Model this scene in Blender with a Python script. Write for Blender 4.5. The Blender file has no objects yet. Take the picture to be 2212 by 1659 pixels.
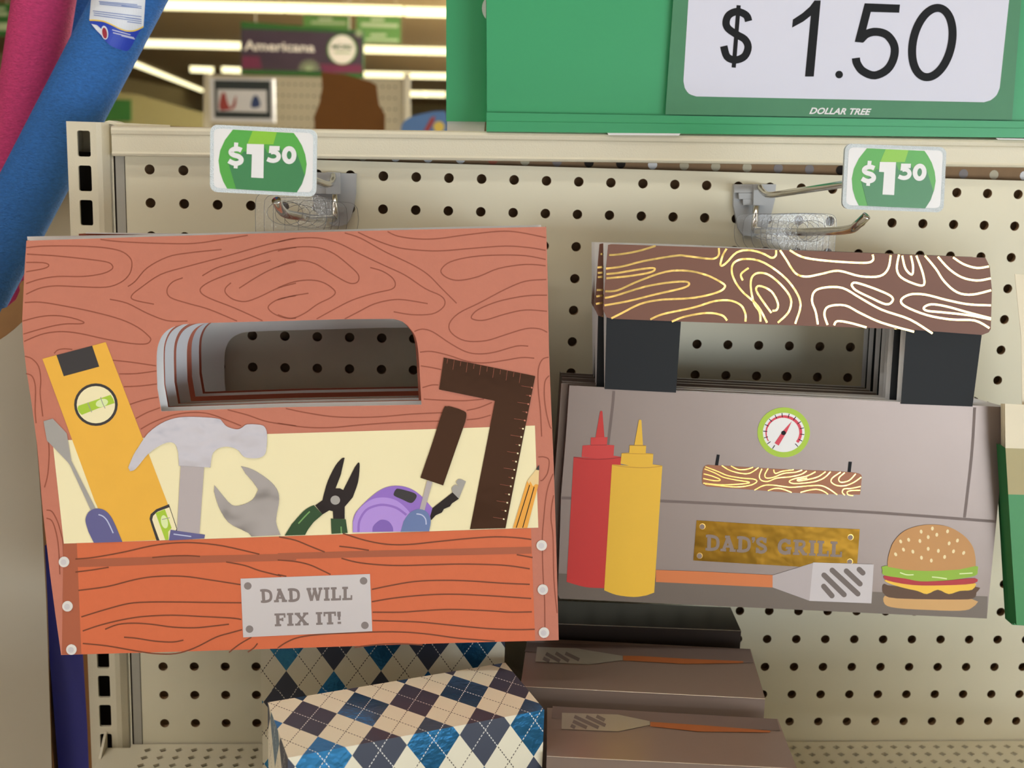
import bpy, bmesh, math, random
from mathutils import Vector, Matrix
from mathutils.geometry import tessellate_polygon
random.seed(4)
S = bpy.context.scene
COL = S.collection
IN = 0.0254
PI = math.pi
# ---------------------------------------------------------------- camera
# board frame, inches: X right along the pegboard, D down, Y into the board (towards the viewer is negative)
R = ((0.9973409104921521, -0.030491145194490445, -0.06619213188448855),
     (0.01683877230385832, 0.9801047237230731, -0.19776548304245964),
     (0.07090531719119406, 0.19612501268437713, 0.9780119709868428))
C = (8.367508973333868, -1.2457988050646804, -38.105678786339865)
F, W, H = 2650.0, 2212.0, 1659.0
ROW0 = 58.0                                   # height of the first hole row, inches


def V(p):
    return Vector((p[0] * IN, p[2] * IN, (ROW0 - p[1]) * IN))


cd = bpy.data.cameras.new('camera')
cam = bpy.data.objects.new('camera', cd)
COL.objects.link(cam)
m = lambda r, s: Vector((r[0] * s, r[2] * s, -r[1] * s))
ax, ay, az = m(R[0], 1), m(R[1], -1), m(R[2], -1)
cam.matrix_world = Matrix(((ax.x, ay.x, az.x, 0), (ax.y, ay.y, az.y, 0), (ax.z, ay.z, az.z, 0), (0, 0, 0, 1)))
cam.matrix_world.translation = V(C)
cd.sensor_width = 36
cd.lens = F * 36 / W
cd.clip_start, cd.clip_end = .02, 300
cd.dof.use_dof = True
cd.dof.focus_distance = .84
cd.dof.aperture_fstop = 10
S.camera = cam
S.cycles.transparent_max_bounces = 48
# ---------------------------------------------------------------- exposure, world, big lights
S.view_settings.view_transform = 'Standard'
S.view_settings.look = 'None'
S.view_settings.gamma = 1
S.view_settings.use_curve_mapping = False
S.view_settings.exposure = 0.15
wd = bpy.data.worlds.new('daylight')
S.world = wd
wd.use_nodes = True
bg = wd.node_tree.nodes['Background']
bg.inputs[0].default_value = (.93, .96, 1, 1)
bg.inputs[1].default_value = .35


def area(name, loc, size, sy, power, col, aim):
    l = bpy.data.lights.new(name, 'AREA')
    l.shape = 'RECTANGLE'
    l.size, l.size_y, l.energy, l.color = size, sy, power, col
    o = bpy.data.objects.new(name, l)
    o.location = loc
    o.rotation_euler = (Vector(aim) - Vector(loc)).to_track_quat('-Z', 'Y').to_euler()
    COL.objects.link(o)
    return o


CEIL = 151.0                                   # ceiling height, inches
for k, x in enumerate((-92, 6, 104)):          # the row of tubes over this aisle
    area('aisle_tube', (x * IN, -40 * IN, (CEIL - 4) * IN), 2.4, .16, 11, (1, .965, .88), (x * IN, -40 * IN, 0))
for k, x in enumerate((-200, -70)):
    area('next_aisle_tube', (x * IN, -88 * IN, (CEIL - 4) * IN), 2.6, .2, 82, (1, .975, .92), (x * IN, -190 * IN, 0))
for k, (x, y) in enumerate(((160, 330), (250, 800), (420, 1500), (700, 2700))):   # tubes further back, out of sight behind the big sign
    area('far_tube', (x * IN, y * IN, (CEIL - 6) * IN), 4, 3, 1600 + 1800 * k, (1, .95, .8), (x * IN, y * IN, 0))
area('shop_window', (4.2, -5.2, .75), 4.5, 1.3, 165, (.84, .93, 1), (.3, 0, 1.2))

sl = bpy.data.lights.new('sun', 'SUN')                # falls on the floor inside the shop front, not on the bay
sl.energy, sl.angle, sl.color = 9, .01, (1, .97, .92)
so = bpy.data.objects.new('sun', sl)
so.rotation_euler = Vector((.22, .6, -.80)).to_track_quat('-Z', 'Y').to_euler()
COL.objects.link(so)

# ---------------------------------------------------------------- helpers
def ray(px, py):
    a, b = (px - W / 2) / F, (py - H / 2) / F
    return tuple(a * R[0][i] + b * R[1][i] + R[2][i] for i in range(3))


class Plane:
    """a plane in the place: pixel coordinates of the photograph are turned into points on it"""
    def __init__(s, p, n):
        l = math.sqrt(sum(c * c for c in n))
        s.p, s.n = p, tuple(c / l for c in n)
        if sum((p[i] - C[i]) * s.n[i] for i in range(3)) > 0:
            s.n = tuple(-c for c in s.n)       # faces the viewer

    def pt(s, px, py, off=0.0):
        d = ray(px, py)
        t = sum((s.p[i] - C[i]) * s.n[i] for i in range(3)) / sum(d[i] * s.n[i] for i in range(3))
        return tuple(C[i] + d[i] * t + s.n[i] * off for i in range(3))


def PY(y):
    return Plane((0, 0, y), (0, 0, 1))


def PH(drop):
    """horizontal plane at D = drop"""
    return Plane((0, drop, 0), (0, 1, 0))


def T(x0, y0, s):
    return lambda pts: [(x0 + x / s, y0 + y / s) for x, y in pts]


Z1, Z2 = T(0, 0, 2.212), T(940, 0, 1.739)
Z3, Z4, Z5, Z6 = T(0, 480, 3.456), T(600, 480, 3.456), T(60, 720, 3.4569), T(600, 760, 3.456)
Z7, Z8 = T(60, 1140, 3.1966), T(600, 1140, 3.1969)
A1, A2, A3 = T(1180, 300, 2.1434), T(1180, 780, 2.9615), T(1600, 780, 2.9624)
A4, A8 = T(1090, 1260, 3.3515), T(430, 250, 5.3525)
B1, B2, B3 = T(0, 0, 5.53), T(260, 0, 5.53), T(600, 0, 5.53)
B4, B5, B7, B8 = T(1420, 0, 2.793), T(550, 1370, 3.403), T(1560, 360, 6.144), T(1490, 960, 5.53)
C1, C2 = T(140, 250, 6.144), T(660, 300, 6.506)


def smooth(pts, n=5, closed=False):
    out, L = [], len(pts)
    rng = range(L) if closed else range(L - 1)
    for i in rng:
        if closed:
            p0, p1, p2, p3 = pts[i - 1], pts[i], pts[(i + 1) % L], pts[(i + 2) % L]
        else:
            p0, p1, p2, p3 = pts[max(i - 1, 0)], pts[i], pts[i + 1], pts[min(i + 2, L - 1)]
        for k in range(n):
            t = k / n
            out.append(tuple(.5 * (2 * b + (c - a) * t + (2 * a - 5 * b + 4 * c - d) * t * t + (3 * b - a - 3 * c + d) * t ** 3)
                             for a, b, c, d in zip(p0, p1, p2, p3)))
    if not closed:
        out.append(tuple(pts[-1]))
    return out


def ell(cx, cy, rx, ry, n=28, rot=0, a0=0, a1=2 * PI):
    out = []
    full = abs(a1 - a0 - 2 * PI) < 1e-6
    for k in range(n if full else n + 1):
        a = a0 + (a1 - a0) * k / n
        x, y = rx * math.cos(a), ry * math.sin(a)
        out.append((cx + x * math.cos(rot) - y * math.sin(rot), cy + x * math.sin(rot) + y * math.cos(rot)))
    return out


def rrect(x0, y0, x1, y1, r, n=5):
    out = []
    for cx, cy, a in ((x1 - r, y0 + r, -PI / 2), (x1 - r, y1 - r, 0), (x0 + r, y1 - r, PI / 2), (x0 + r, y0 + r, PI)):
        for k in range(n + 1):
            b = a + PI / 2 * k / n
            out.append((cx + r * math.cos(b), cy + r * math.sin(b)))
    return out


def quadmap(q):
    """unit square -> quad TL, TR, BR, BL"""
    def f(u, v):
        a = [q[0][i] * (1 - u) + q[1][i] * u for i in (0, 1)]
        b = [q[3][i] * (1 - u) + q[2][i] * u for i in (0, 1)]
        return (a[0] * (1 - v) + b[0] * v, a[1] * (1 - v) + b[1] * v)
    return f


def sub(a, b): return tuple(x - y for x, y in zip(a, b))
def add(a, b, s=1.0): return tuple(x + y * s for x, y in zip(a, b))


class MB:
    """collects polygons (board frame, inches) and builds ONE mesh object"""
    def __init__(s):
        s.v, s.f, s.mi, s.mats, s.uv = [], [], [], [], {}

    def mat(s, mt):
        if mt not in s.mats:
            s.mats.append(mt)
        return s.mats.index(mt)

    def face(s, pts, mt, uv=None):
        b = len(s.v)
        s.v += [tuple(p) for p in pts]
        if uv:
            s.uv[len(s.f)] = uv
        s.f.append(tuple(range(b, b + len(pts))))
        s.mi.append(s.mat(mt))

    def poly(s, pl, pts, mt, off=0.0, holes=(), thick=0.0, rim=None, back=None):
        """flat shape traced on a plane; with thick it gets a back face and rims"""
        loops = [list(pts)] + [list(h) for h in holes]
        flat = [p for l in loops for p in l]
        tris = tessellate_polygon([[Vector((x, y, 0)) for x, y in l] for l in loops])
        fr = [pl.pt(x, y, off) for x, y in flat]
        i = s.mat(mt)

        def put(vs, mi, flip):
            b = len(s.v)
            s.v += vs
            for a, c, d in tris:
                p, q, r = flat[a], flat[c], flat[d]
                cr = (q[0] - p[0]) * (r[1] - p[1]) - (q[1] - p[1]) * (r[0] - p[0])
                if abs(cr) < 1e-9:
                    continue
                s.f.append((b + a, b + d, b + c) if (cr > 0) != flip else (b + a, b + c, b + d))
                s.mi.append(mi)
        put(fr, i, False)
        if thick:
            bk = [add(p, pl.n, -thick) for p in fr]
            put(bk, s.mat(back or mt), True)
            j = s.mat(rim or mt)
            k = 0
            for li, l in enumerate(loops):
                n = len(l)
                ar = sum(l[q][0] * l[(q + 1) % n][1] - l[(q + 1) % n][0] * l[q][1] for q in range(n))
                fl = (ar > 0) == (li == 0)
                for q in range(n):
                    a, c = k + q, k + (q + 1) % n
                    b = len(s.v)
                    s.v += [fr[a], fr[c], bk[c], bk[a]]
                    s.f.append((b, b + 1, b + 2, b + 3) if not fl else (b + 3, b + 2, b + 1, b))
                    s.mi.append(j)
                k += n

    def ribbon(s, pl, pts, w, mt, off=0.0, n=4, closed=False):
        """a printed line of width w pixels"""
        p = smooth(pts, n, closed) if n else list(pts)
        L = len(p)
        lo, hi = [], []
        for i in range(L):
            a = p[i - 1] if (i or closed) else p[0]
            b = p[(i + 1) % L] if (i < L - 1 or closed) else p[-1]
            dx, dy = b[0] - a[0], b[1] - a[1]
            l = math.hypot(dx, dy) or 1
            nx, ny = -dy / l * w / 2, dx / l * w / 2
            lo.append(pl.pt(p[i][0] - nx, p[i][1] - ny, off))
            hi.append(pl.pt(p[i][0] + nx, p[i][1] + ny, off))
        mi = s.mat(mt)
        b = len(s.v)
        s.v += lo + hi
        for i in range(L if closed else L - 1):
            j = (i + 1) % L
            s.f.append((b + i, b + L + i, b + L + j, b + j))
            s.mi.append(mi)

    def box(s, a, b, mt, uvs=None):
        x0, x1 = sorted((a[0], b[0])); y0, y1 = sorted((a[1], b[1])); z0, z1 = sorted((a[2], b[2]))
        k = lambda i, j, l: ((x0, x1)[i], (y0, y1)[j], (z0, z1)[l])
        for q in (((0, 0, 0), (1, 0, 0), (1, 1, 0), (0, 1, 0)), ((1, 0, 1), (0, 0, 1), (0, 1, 1), (1, 1, 1)),
                  ((0, 0, 1), (1, 0, 1), (1, 0, 0), (0, 0, 0)), ((0, 1, 0), (1, 1, 0), (1, 1, 1), (0, 1, 1)),
                  ((0, 0, 1), (0, 0, 0), (0, 1, 0), (0, 1, 1)), ((1, 0, 0), (1, 0, 1), (1, 1, 1), (1, 1, 0))):
            s.face([k(*t) for t in q], mt)

    def tube(s, pts, r, mt, n=12, cap=True):
        """round bar along a path"""
        P = [Vector(p) for p in pts]
        rs = r if isinstance(r, (list, tuple)) else [r] * len(P)
        mi = s.mat(mt)
        b = len(s.v)
        u = None
        for i, p in enumerate(P):
            d = (P[min(i + 1, len(P) - 1)] - P[max(i - 1, 0)]).normalized()
            if u is None:
                u = d.orthogonal().normalized()
            u = (u - d * u.dot(d)).normalized()
            w = d.cross(u)
            for k in range(n):
                a = 2 * PI * k / n
                s.v.append(tuple(p + (u * math.cos(a) + w * math.sin(a)) * rs[i]))
        for i in range(len(P) - 1):
            for k in range(n):
                a, c = b + i * n + k, b + i * n + (k + 1) % n
                s.f.append((a, a + n, c + n, c)); s.mi.append(mi)
        if cap:
            s.f.append(tuple(b + k for k in range(n))); s.mi.append(mi)
            e = b + (len(P) - 1) * n
            s.f.append(tuple(e + n - 1 - k for k in range(n))); s.mi.append(mi)

    def build(s, name, parent=None, org=None, shade=False, bevel=0, weld=False):
        me = bpy.data.meshes.new(name)
        o0 = Vector(org) if org is not None else Vector((0, 0, 0))
        if parent is not None and org is None:
            o0 = parent.location.copy()
        me.from_pydata([V(p) - o0 for p in s.v], [], s.f)
        for mt in s.mats:
            me.materials.append(mt)
        me.polygons.foreach_set('material_index', s.mi)
        if s.uv:
            ul = me.uv_layers.new(name='UVMap')
            for fi, uv in s.uv.items():
                for k, li in enumerate(me.polygons[fi].loop_indices):
                    ul.data[li].uv = uv[k]
        if weld:
            bm = bmesh.new(); bm.from_mesh(me)
            bmesh.ops.remove_doubles(bm, verts=bm.verts, dist=1e-5)
            bmesh.ops.recalc_face_normals(bm, faces=bm.faces)
            bm.to_mesh(me); bm.free()
        if shade:
            me.polygons.foreach_set('use_smooth', [True] * len(me.polygons))
        me.update()
        o = bpy.data.objects.new(name, me)
        COL.objects.link(o)
        if parent is None:
            o.location = o0
        else:
            o.parent = parent
            o.location = o0 - parent.location
        if bevel:
            bv = o.modifiers.new('bevel', 'BEVEL')
            bv.width, bv.segments, bv.limit_method = bevel * IN, 3, 'ANGLE'
            bv.angle_limit = math.radians(50)
            me.polygons.foreach_set('use_smooth', [True] * len(me.polygons))
        return o


def thing(name, label, cat, at, group=None):
    o = bpy.data.objects.new(name, None)
    o.location = V(at)
    o.empty_display_size = .02
    COL.objects.link(o)
    return tag(o, label, cat, group)


def tag(o, label, cat, group=None):
    o['label'], o['category'] = label, cat
    if group:
        o['group'] = group
    return o


def struct(o):
    o['kind'] = 'structure'
    return o


# ---------------------------------------------------------------- materials
def lin(c):
    f = lambda u: u / 12.92 if u <= .04045 else ((u + .055) / 1.055) ** 2.4
    return tuple(f(x / 255) for x in c) + (1,)


def mat(name, rgb, rough=.5, metal=0.0, bump=0.0, bscale=60, var=.06, vscale=25, spec=.5, coat=0, emit=0, stretch=None):
    mt = bpy.data.materials.new(name)
    mt.use_nodes = True
    N, L = mt.node_tree.nodes, mt.node_tree.links
    b = N['Principled BSDF']
    b.inputs['Roughness'].default_value = rough
    b.inputs['Metallic'].default_value = metal
    b.inputs['Specular IOR Level'].default_value = spec
    b.inputs['Coat Weight'].default_value = coat
    b.inputs['Coat Roughness'].default_value = .12
    c = lin(rgb)
    tc = N.new('ShaderNodeTexCoord')
    mp = N.new('ShaderNodeMapping')
    L.new(tc.outputs['Object'], mp.inputs[0])
    if stretch:
        mp.inputs['Scale'].default_value = stretch
    nz = N.new('ShaderNodeTexNoise')
    nz.inputs['Scale'].default_value = vscale
    nz.inputs['Detail'].default_value = 4
    L.new(mp.outputs[0], nz.inputs['Vector'])
    mx = N.new('ShaderNodeMix')
    mx.data_type = 'RGBA'
    mx.inputs[6].default_value = tuple(x * (1 - var) for x in c[:3]) + (1,)
    mx.inputs[7].default_value = tuple(min(1, x * (1 + var)) for x in c[:3]) + (1,)
    L.new(nz.outputs['Fac'], mx.inputs[0])
    L.new(mx.outputs[2], b.inputs['Base Color'])
    if bump:
        n2 = N.new('ShaderNodeTexNoise')
        n2.inputs['Scale'].default_value = bscale
        n2.inputs['Detail'].default_value = 3
        L.new(mp.outputs[0], n2.inputs['Vector'])
        bp = N.new('ShaderNodeBump')
        bp.inputs['Strength'].default_value = bump
        bp.inputs['Distance'].default_value = .002
        L.new(n2.outputs['Fac'], bp.inputs['Height'])
        L.new(bp.outputs[0], b.inputs['Normal'])
    if emit:
        b.inputs['Emission Color'].default_value = c
        b.inputs['Emission Strength'].default_value = emit
    return mt


M = {}
def mk(key, *a, **k):
    M[key] = mat(key, *a, **k)
mk('cream_enamel', (226, 219, 196), .42, bump=.12, bscale=900, var=.02)
mk('peg_white', (228, 222, 198), .5, bump=.03, bscale=300, var=.02)
mk('hardboard', (150, 120, 88), .8, var=.15, vscale=120)
mk('dark_void', (38, 30, 24), .9)
mk('clear_trim', (168, 165, 155), .25, var=.1)
mk('plastic_grey', (176, 178, 180), .42, var=.02)
mk('chrome', (205, 203, 196), .14, 1, var=.02)
mk('paper_white', (236, 236, 238), .6, var=.015)
mk('terracotta', (196, 120, 98), .55, bump=.05, bscale=500, var=.04, vscale=200)
mk('grain_line', (150, 78, 56), .55)
mk('board_orange', (216, 108, 66), .55, bump=.05, bscale=500, var=.04, vscale=200)
mk('board_line', (122, 62, 34), .55)
mk('seam_brown', (172, 92, 62), .55)
mk('cream_print', (246, 235, 192), .55, var=.02)
mk('level_yellow', (240, 182, 64), .5, var=.04, vscale=60)
mk('ink_dark', (52, 48, 50), .5)
mk('lime', (172, 206, 56), .5)
mk('pale_lime', (226, 240, 176), .5)
mk('grey_print', (166, 162, 158), .5)
mk('slate_blue', (98, 96, 148), .5)
mk('sky_slate', (106, 126, 176), .5)
mk('pale_ink', (196, 202, 232), .5)
mk('silver_foil', (190, 190, 204), .26, 1, bump=.7, bscale=28, var=.02)
mk('wrench_foil', (140, 138, 142), .12, 1, bump=1.0, bscale=14, var=.02)
mk('bronze_foil', (68, 49, 40), .2, 1, bump=.3, bscale=24, var=.04)
mk('black_foil', (50, 46, 48), .2, 1, bump=.3, bscale=30, var=.04)
mk('grip_green', (40, 74, 38), .5)
mk('leaf_line', (120, 168, 96), .5)
mk('purple', (150, 112, 204), .5)
mk('lilac', (182, 148, 228), .5)
mk('violet', (132, 100, 188), .5)
mk('pencil_orange', (240, 168, 60), .5)
mk('pencil_wood', (238, 208, 150), .5)
mk('rivet_white', (226, 222, 218), .45)
mk('plate_grey', (212, 207, 211), .3, .3, var=.02)
mk('letter_grey', (132, 120, 118), .5)
mk('hole_grey', (134, 124, 122), .5)
mk('steel_print', (138, 124, 118), .34, .4, bump=.12, bscale=14, var=.03, vscale=20)
mk('steel_seam', (116, 100, 95), .5)
mk('steel_base', (108, 96, 86), .4, .2, var=.04)
mk('ketchup', (206, 40, 34), .45, var=.04)
mk('ketchup_cap', (214, 56, 52), .45)
mk('ketchup_line', (160, 26, 26), .45)
mk('mustard', (240, 190, 44), .45, var=.04)
mk('mustard_line', (206, 150, 30), .45)
mk('gauge_red', (216, 62, 84), .5)
mk('ink_black', (18, 20, 25), .6, spec=.25)
mk('log_brown', (122, 78, 60), .5, var=.03)
mk('plank_brown', (164, 102, 66), .45)
mk('gold_foil', (246, 206, 122), .17, 1, bump=.3, bscale=40, var=.03)
mk('gold_plate', (126, 94, 34), .16, 1, bump=.35, bscale=30, var=.08)
mk('plate_letter', (136, 118, 108), .45)
mk('post_black', (40, 43, 47), .6, var=.05, spec=.2)
mk('spatula_pale', (206, 200, 204), .45)
mk('spatula_neck', (184, 174, 176), .45)
mk('spatula_wood', (214, 122, 64), .5)
mk('wood_print', (168, 98, 54), .5)
mk('slot_grey', (112, 100, 96), .5)
mk('bun', (200, 146, 84), .5, var=.06, vscale=40)
mk('bun_base', (214, 168, 106), .5, var=.05)
mk('seed', (246, 228, 180), .5)
mk('lettuce', (148, 188, 48), .5)
mk('tomato', (184, 40, 48), .5)
mk('cheese', (248, 200, 62), .5)
mk('patty', (98, 72, 54), .6)
mk('sign_green', (54, 162, 106), .42, coat=.25, var=.02)
mk('sign_fold', (32, 116, 72), .5)
mk('card_green', (72, 136, 98), .5, var=.07, vscale=60)
mk('card_white', (220, 222, 240), .5, var=.01)
mk('tag_glitter', (216, 226, 232), .35, .1, bump=.5, bscale=1500, var=.15, vscale=900)
mk('tag_white', (234, 234, 236), .35, var=.01)
mk('tag_green', (86, 172, 74), .35, var=.14, vscale=30)
mk('tag_bright', (140, 200, 60), .35)
mk('tag_dark', (64, 134, 84), .35, var=.08, vscale=40)
mk('noodle_blue', (48, 112, 190), .85, bump=1.0, bscale=420, var=.4, vscale=260, stretch=(1, 1, 2.2))
mk('noodle_pink', (204, 62, 120), .85, bump=1.0, bscale=420, var=.36, vscale=260, stretch=(1, 1, 2.2))
mk('label_white', (226, 232, 244), .4)
mk('label_blue', (26, 64, 190), .4)
mk('label_yellow', (238, 206, 90), .4)
mk('label_text', (120, 140, 196), .4)
mk('label_red', (160, 34, 56), .4)
mk('carton_grey', (176, 168, 152), .7, bump=.15, bscale=40, var=.05, vscale=12)
mk('carton_kraft', (148, 110, 70), .85, var=.16, vscale=60)
mk('carton_navy', (10, 14, 120), .85, spec=.12)
mk('box_cream', (232, 224, 198), .4, var=.02)
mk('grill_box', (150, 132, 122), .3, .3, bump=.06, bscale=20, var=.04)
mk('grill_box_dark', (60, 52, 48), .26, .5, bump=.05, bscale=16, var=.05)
mk('edge_highlight', (238, 230, 218), .3)
mk('dull_steel', (186, 180, 164), .36, .45, bump=.3, bscale=50)
mk('bag_cream', (232, 222, 196), .5)
mk('bag_olive', (176, 164, 118), .5)
mk('bag_green', (58, 142, 82), .45)
mk('bag_green_dark', (38, 108, 60), .45)
mk('ceiling_tan', (138, 116, 76), .8, var=.05, vscale=.4)
mk('floor_tile', (186, 180, 168), .4, var=.1, vscale=1.2)
mk('wall_tan', (176, 160, 118), .8)
mk('far_wall', (150, 140, 92), .8)
mk('shelf_tan', (196, 186, 158), .5, var=.04)
mk('sign_night', (66, 50, 66), .5, var=.35, vscale=4)
mk('sign_wine', (110, 40, 72), .5, var=.3, vscale=6)
mk('sign_leaf', (44, 100, 36), .5)
mk('sign_moss', (92, 138, 66), .5)
mk('sign_text', (236, 230, 222), .5)
mk('sign_dim', (176, 192, 150), .5)
mk('kraft_dark', (122, 78, 30), .9, var=.08)
mk('pack_dark', (44, 52, 50), .4)
mk('pack_blue', (52, 72, 120), .4)
mk('pack_red', (170, 64, 56), .4)
mk('pack_sky', (92, 132, 186), .35)
mk('tube_glow', (255, 246, 196), .5, emit=1.7)
mk('fixture', (214, 208, 188), .6)


def clear_mat():
    mt = bpy.data.materials.new('clear_plastic')
    mt.use_nodes = True
    N, L = mt.node_tree.nodes, mt.node_tree.links
    N.remove(N['Principled BSDF'])
    tr = N.new('ShaderNodeBsdfTransparent'); tr.inputs[0].default_value = (.975, .98, .985, 1)
    gl = N.new('ShaderNodeBsdfGlossy'); gl.inputs['Roughness'].default_value = .08
    fr = N.new('ShaderNodeFresnel'); fr.inputs[0].default_value = 1.8
    nz = N.new('ShaderNodeTexNoise'); nz.inputs['Scale'].default_value = 30
    bp = N.new('ShaderNodeBump'); bp.inputs['Strength'].default_value = .3; bp.inputs['Distance'].default_value = .003
    L.new(nz.outputs['Fac'], bp.inputs['Height'])
    L.new(bp.outputs[0], gl.inputs['Normal'])
    mx = N.new('ShaderNodeMixShader')
    L.new(fr.outputs[0], mx.inputs[0]); L.new(tr.outputs[0], mx.inputs[1]); L.new(gl.outputs[0], mx.inputs[2])
    L.new(mx.outputs[0], N['Material Output'].inputs[0])
    return mt


M['clear_plastic'] = clear_mat()
mk('plastic_edge', (120, 120, 122), .3)


def argyle_mat():
    """diamond checks: cream, then blue foil and dark ink in turn, with dashed lines; UV in inches"""
    mt = bpy.data.materials.new('argyle_wrap')
    mt.use_nodes = True
    N, L = mt.node_tree.nodes, mt.node_tree.links
    b = N['Principled BSDF']

    def math_(op, a, c=None):
        n = N.new('ShaderNodeMath'); n.operation = op
        for i, x in enumerate((a, c)):
            if x is None: continue
            if isinstance(x, (int, float)): n.inputs[i].default_value = x
            else: L.new(x, n.inputs[i])
        return n.outputs[0]
    uv = N.new('ShaderNodeUVMap')
    sp = N.new('ShaderNodeSeparateXYZ'); L.new(uv.outputs[0], sp.inputs[0])
    u = math_('DIVIDE', sp.outputs[0], 1.36)
    v = math_('DIVIDE', sp.outputs[1], 1.95)
    a, c = math_('ADD', u, v), math_('SUBTRACT', u, v)
    ia, ic = math_('FLOOR', a), math_('FLOOR', c)
    su = math_('ADD', ia, ic)
    par = math_('FLOORED_MODULO', su, 2)               # 0: coloured, 1: cream
    half = math_('FLOORED_MODULO', ia, 2)
    foil = math_('LESS_THAN', half, .5)
    fa = math_('ABSOLUTE', math_('SUBTRACT', math_('FRACT', a), .5))
    fc = math_('ABSOLUTE', math_('SUBTRACT', math_('FRACT', c), .5))
    dash_a = math_('GREATER_THAN', math_('FRACT', math_('MULTIPLY', c, 13)), .4)
    dash_c = math_('GREATER_THAN', math_('FRACT', math_('MULTIPLY', a, 13)), .4)
    la = math_('MULTIPLY', math_('LESS_THAN', fa, .011), dash_a)
    lc = math_('MULTIPLY', math_('LESS_THAN', fc, .011), dash_c)
    line = math_('MAXIMUM', la, lc)

    def mix(f, x, y):
        n = N.new('ShaderNodeMix'); n.data_type = 'RGBA'
        L.new(f, n.inputs[0])
        for i, q in ((6, x), (7, y)):
            if isinstance(q, tuple): n.inputs[i].default_value = q
            else: L.new(q, n.inputs[i])
        return n.outputs[2]
    colr = mix(foil, lin((58, 64, 82)), lin((66, 144, 206)))
    base = mix(par, colr, lin((232, 226, 204)))
    lncol = mix(par, lin((224, 224, 220)), lin((64, 54, 46)))
    L.new(mix(line, base, lncol), b.inputs['Base Color'])
    met = math_('MULTIPLY', foil, math_('SUBTRACT', 1, par))
    met = math_('MULTIPLY', met, math_('SUBTRACT', 1, line))
    L.new(math_('MULTIPLY', met, .9), b.inputs['Metallic'])
    L.new(math_('SUBTRACT', .42, math_('MULTIPLY', met, .2)), b.inputs['Roughness'])
    nz = N.new('ShaderNodeTexNoise'); nz.inputs['Scale'].default_value = 5
    L.new(uv.outputs[0], nz.inputs['Vector'])
    bp = N.new('ShaderNodeBump'); bp.inputs['Distance'].default_value = .002
    L.new(math_('MULTIPLY', met, .16), bp.inputs['Strength'])
    L.new(nz.outputs['Fac'], bp.inputs['Height'])
    L.new(bp.outputs[0], b.inputs['Normal'])
    return mt


M['argyle_wrap'] = argyle_mat()

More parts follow.
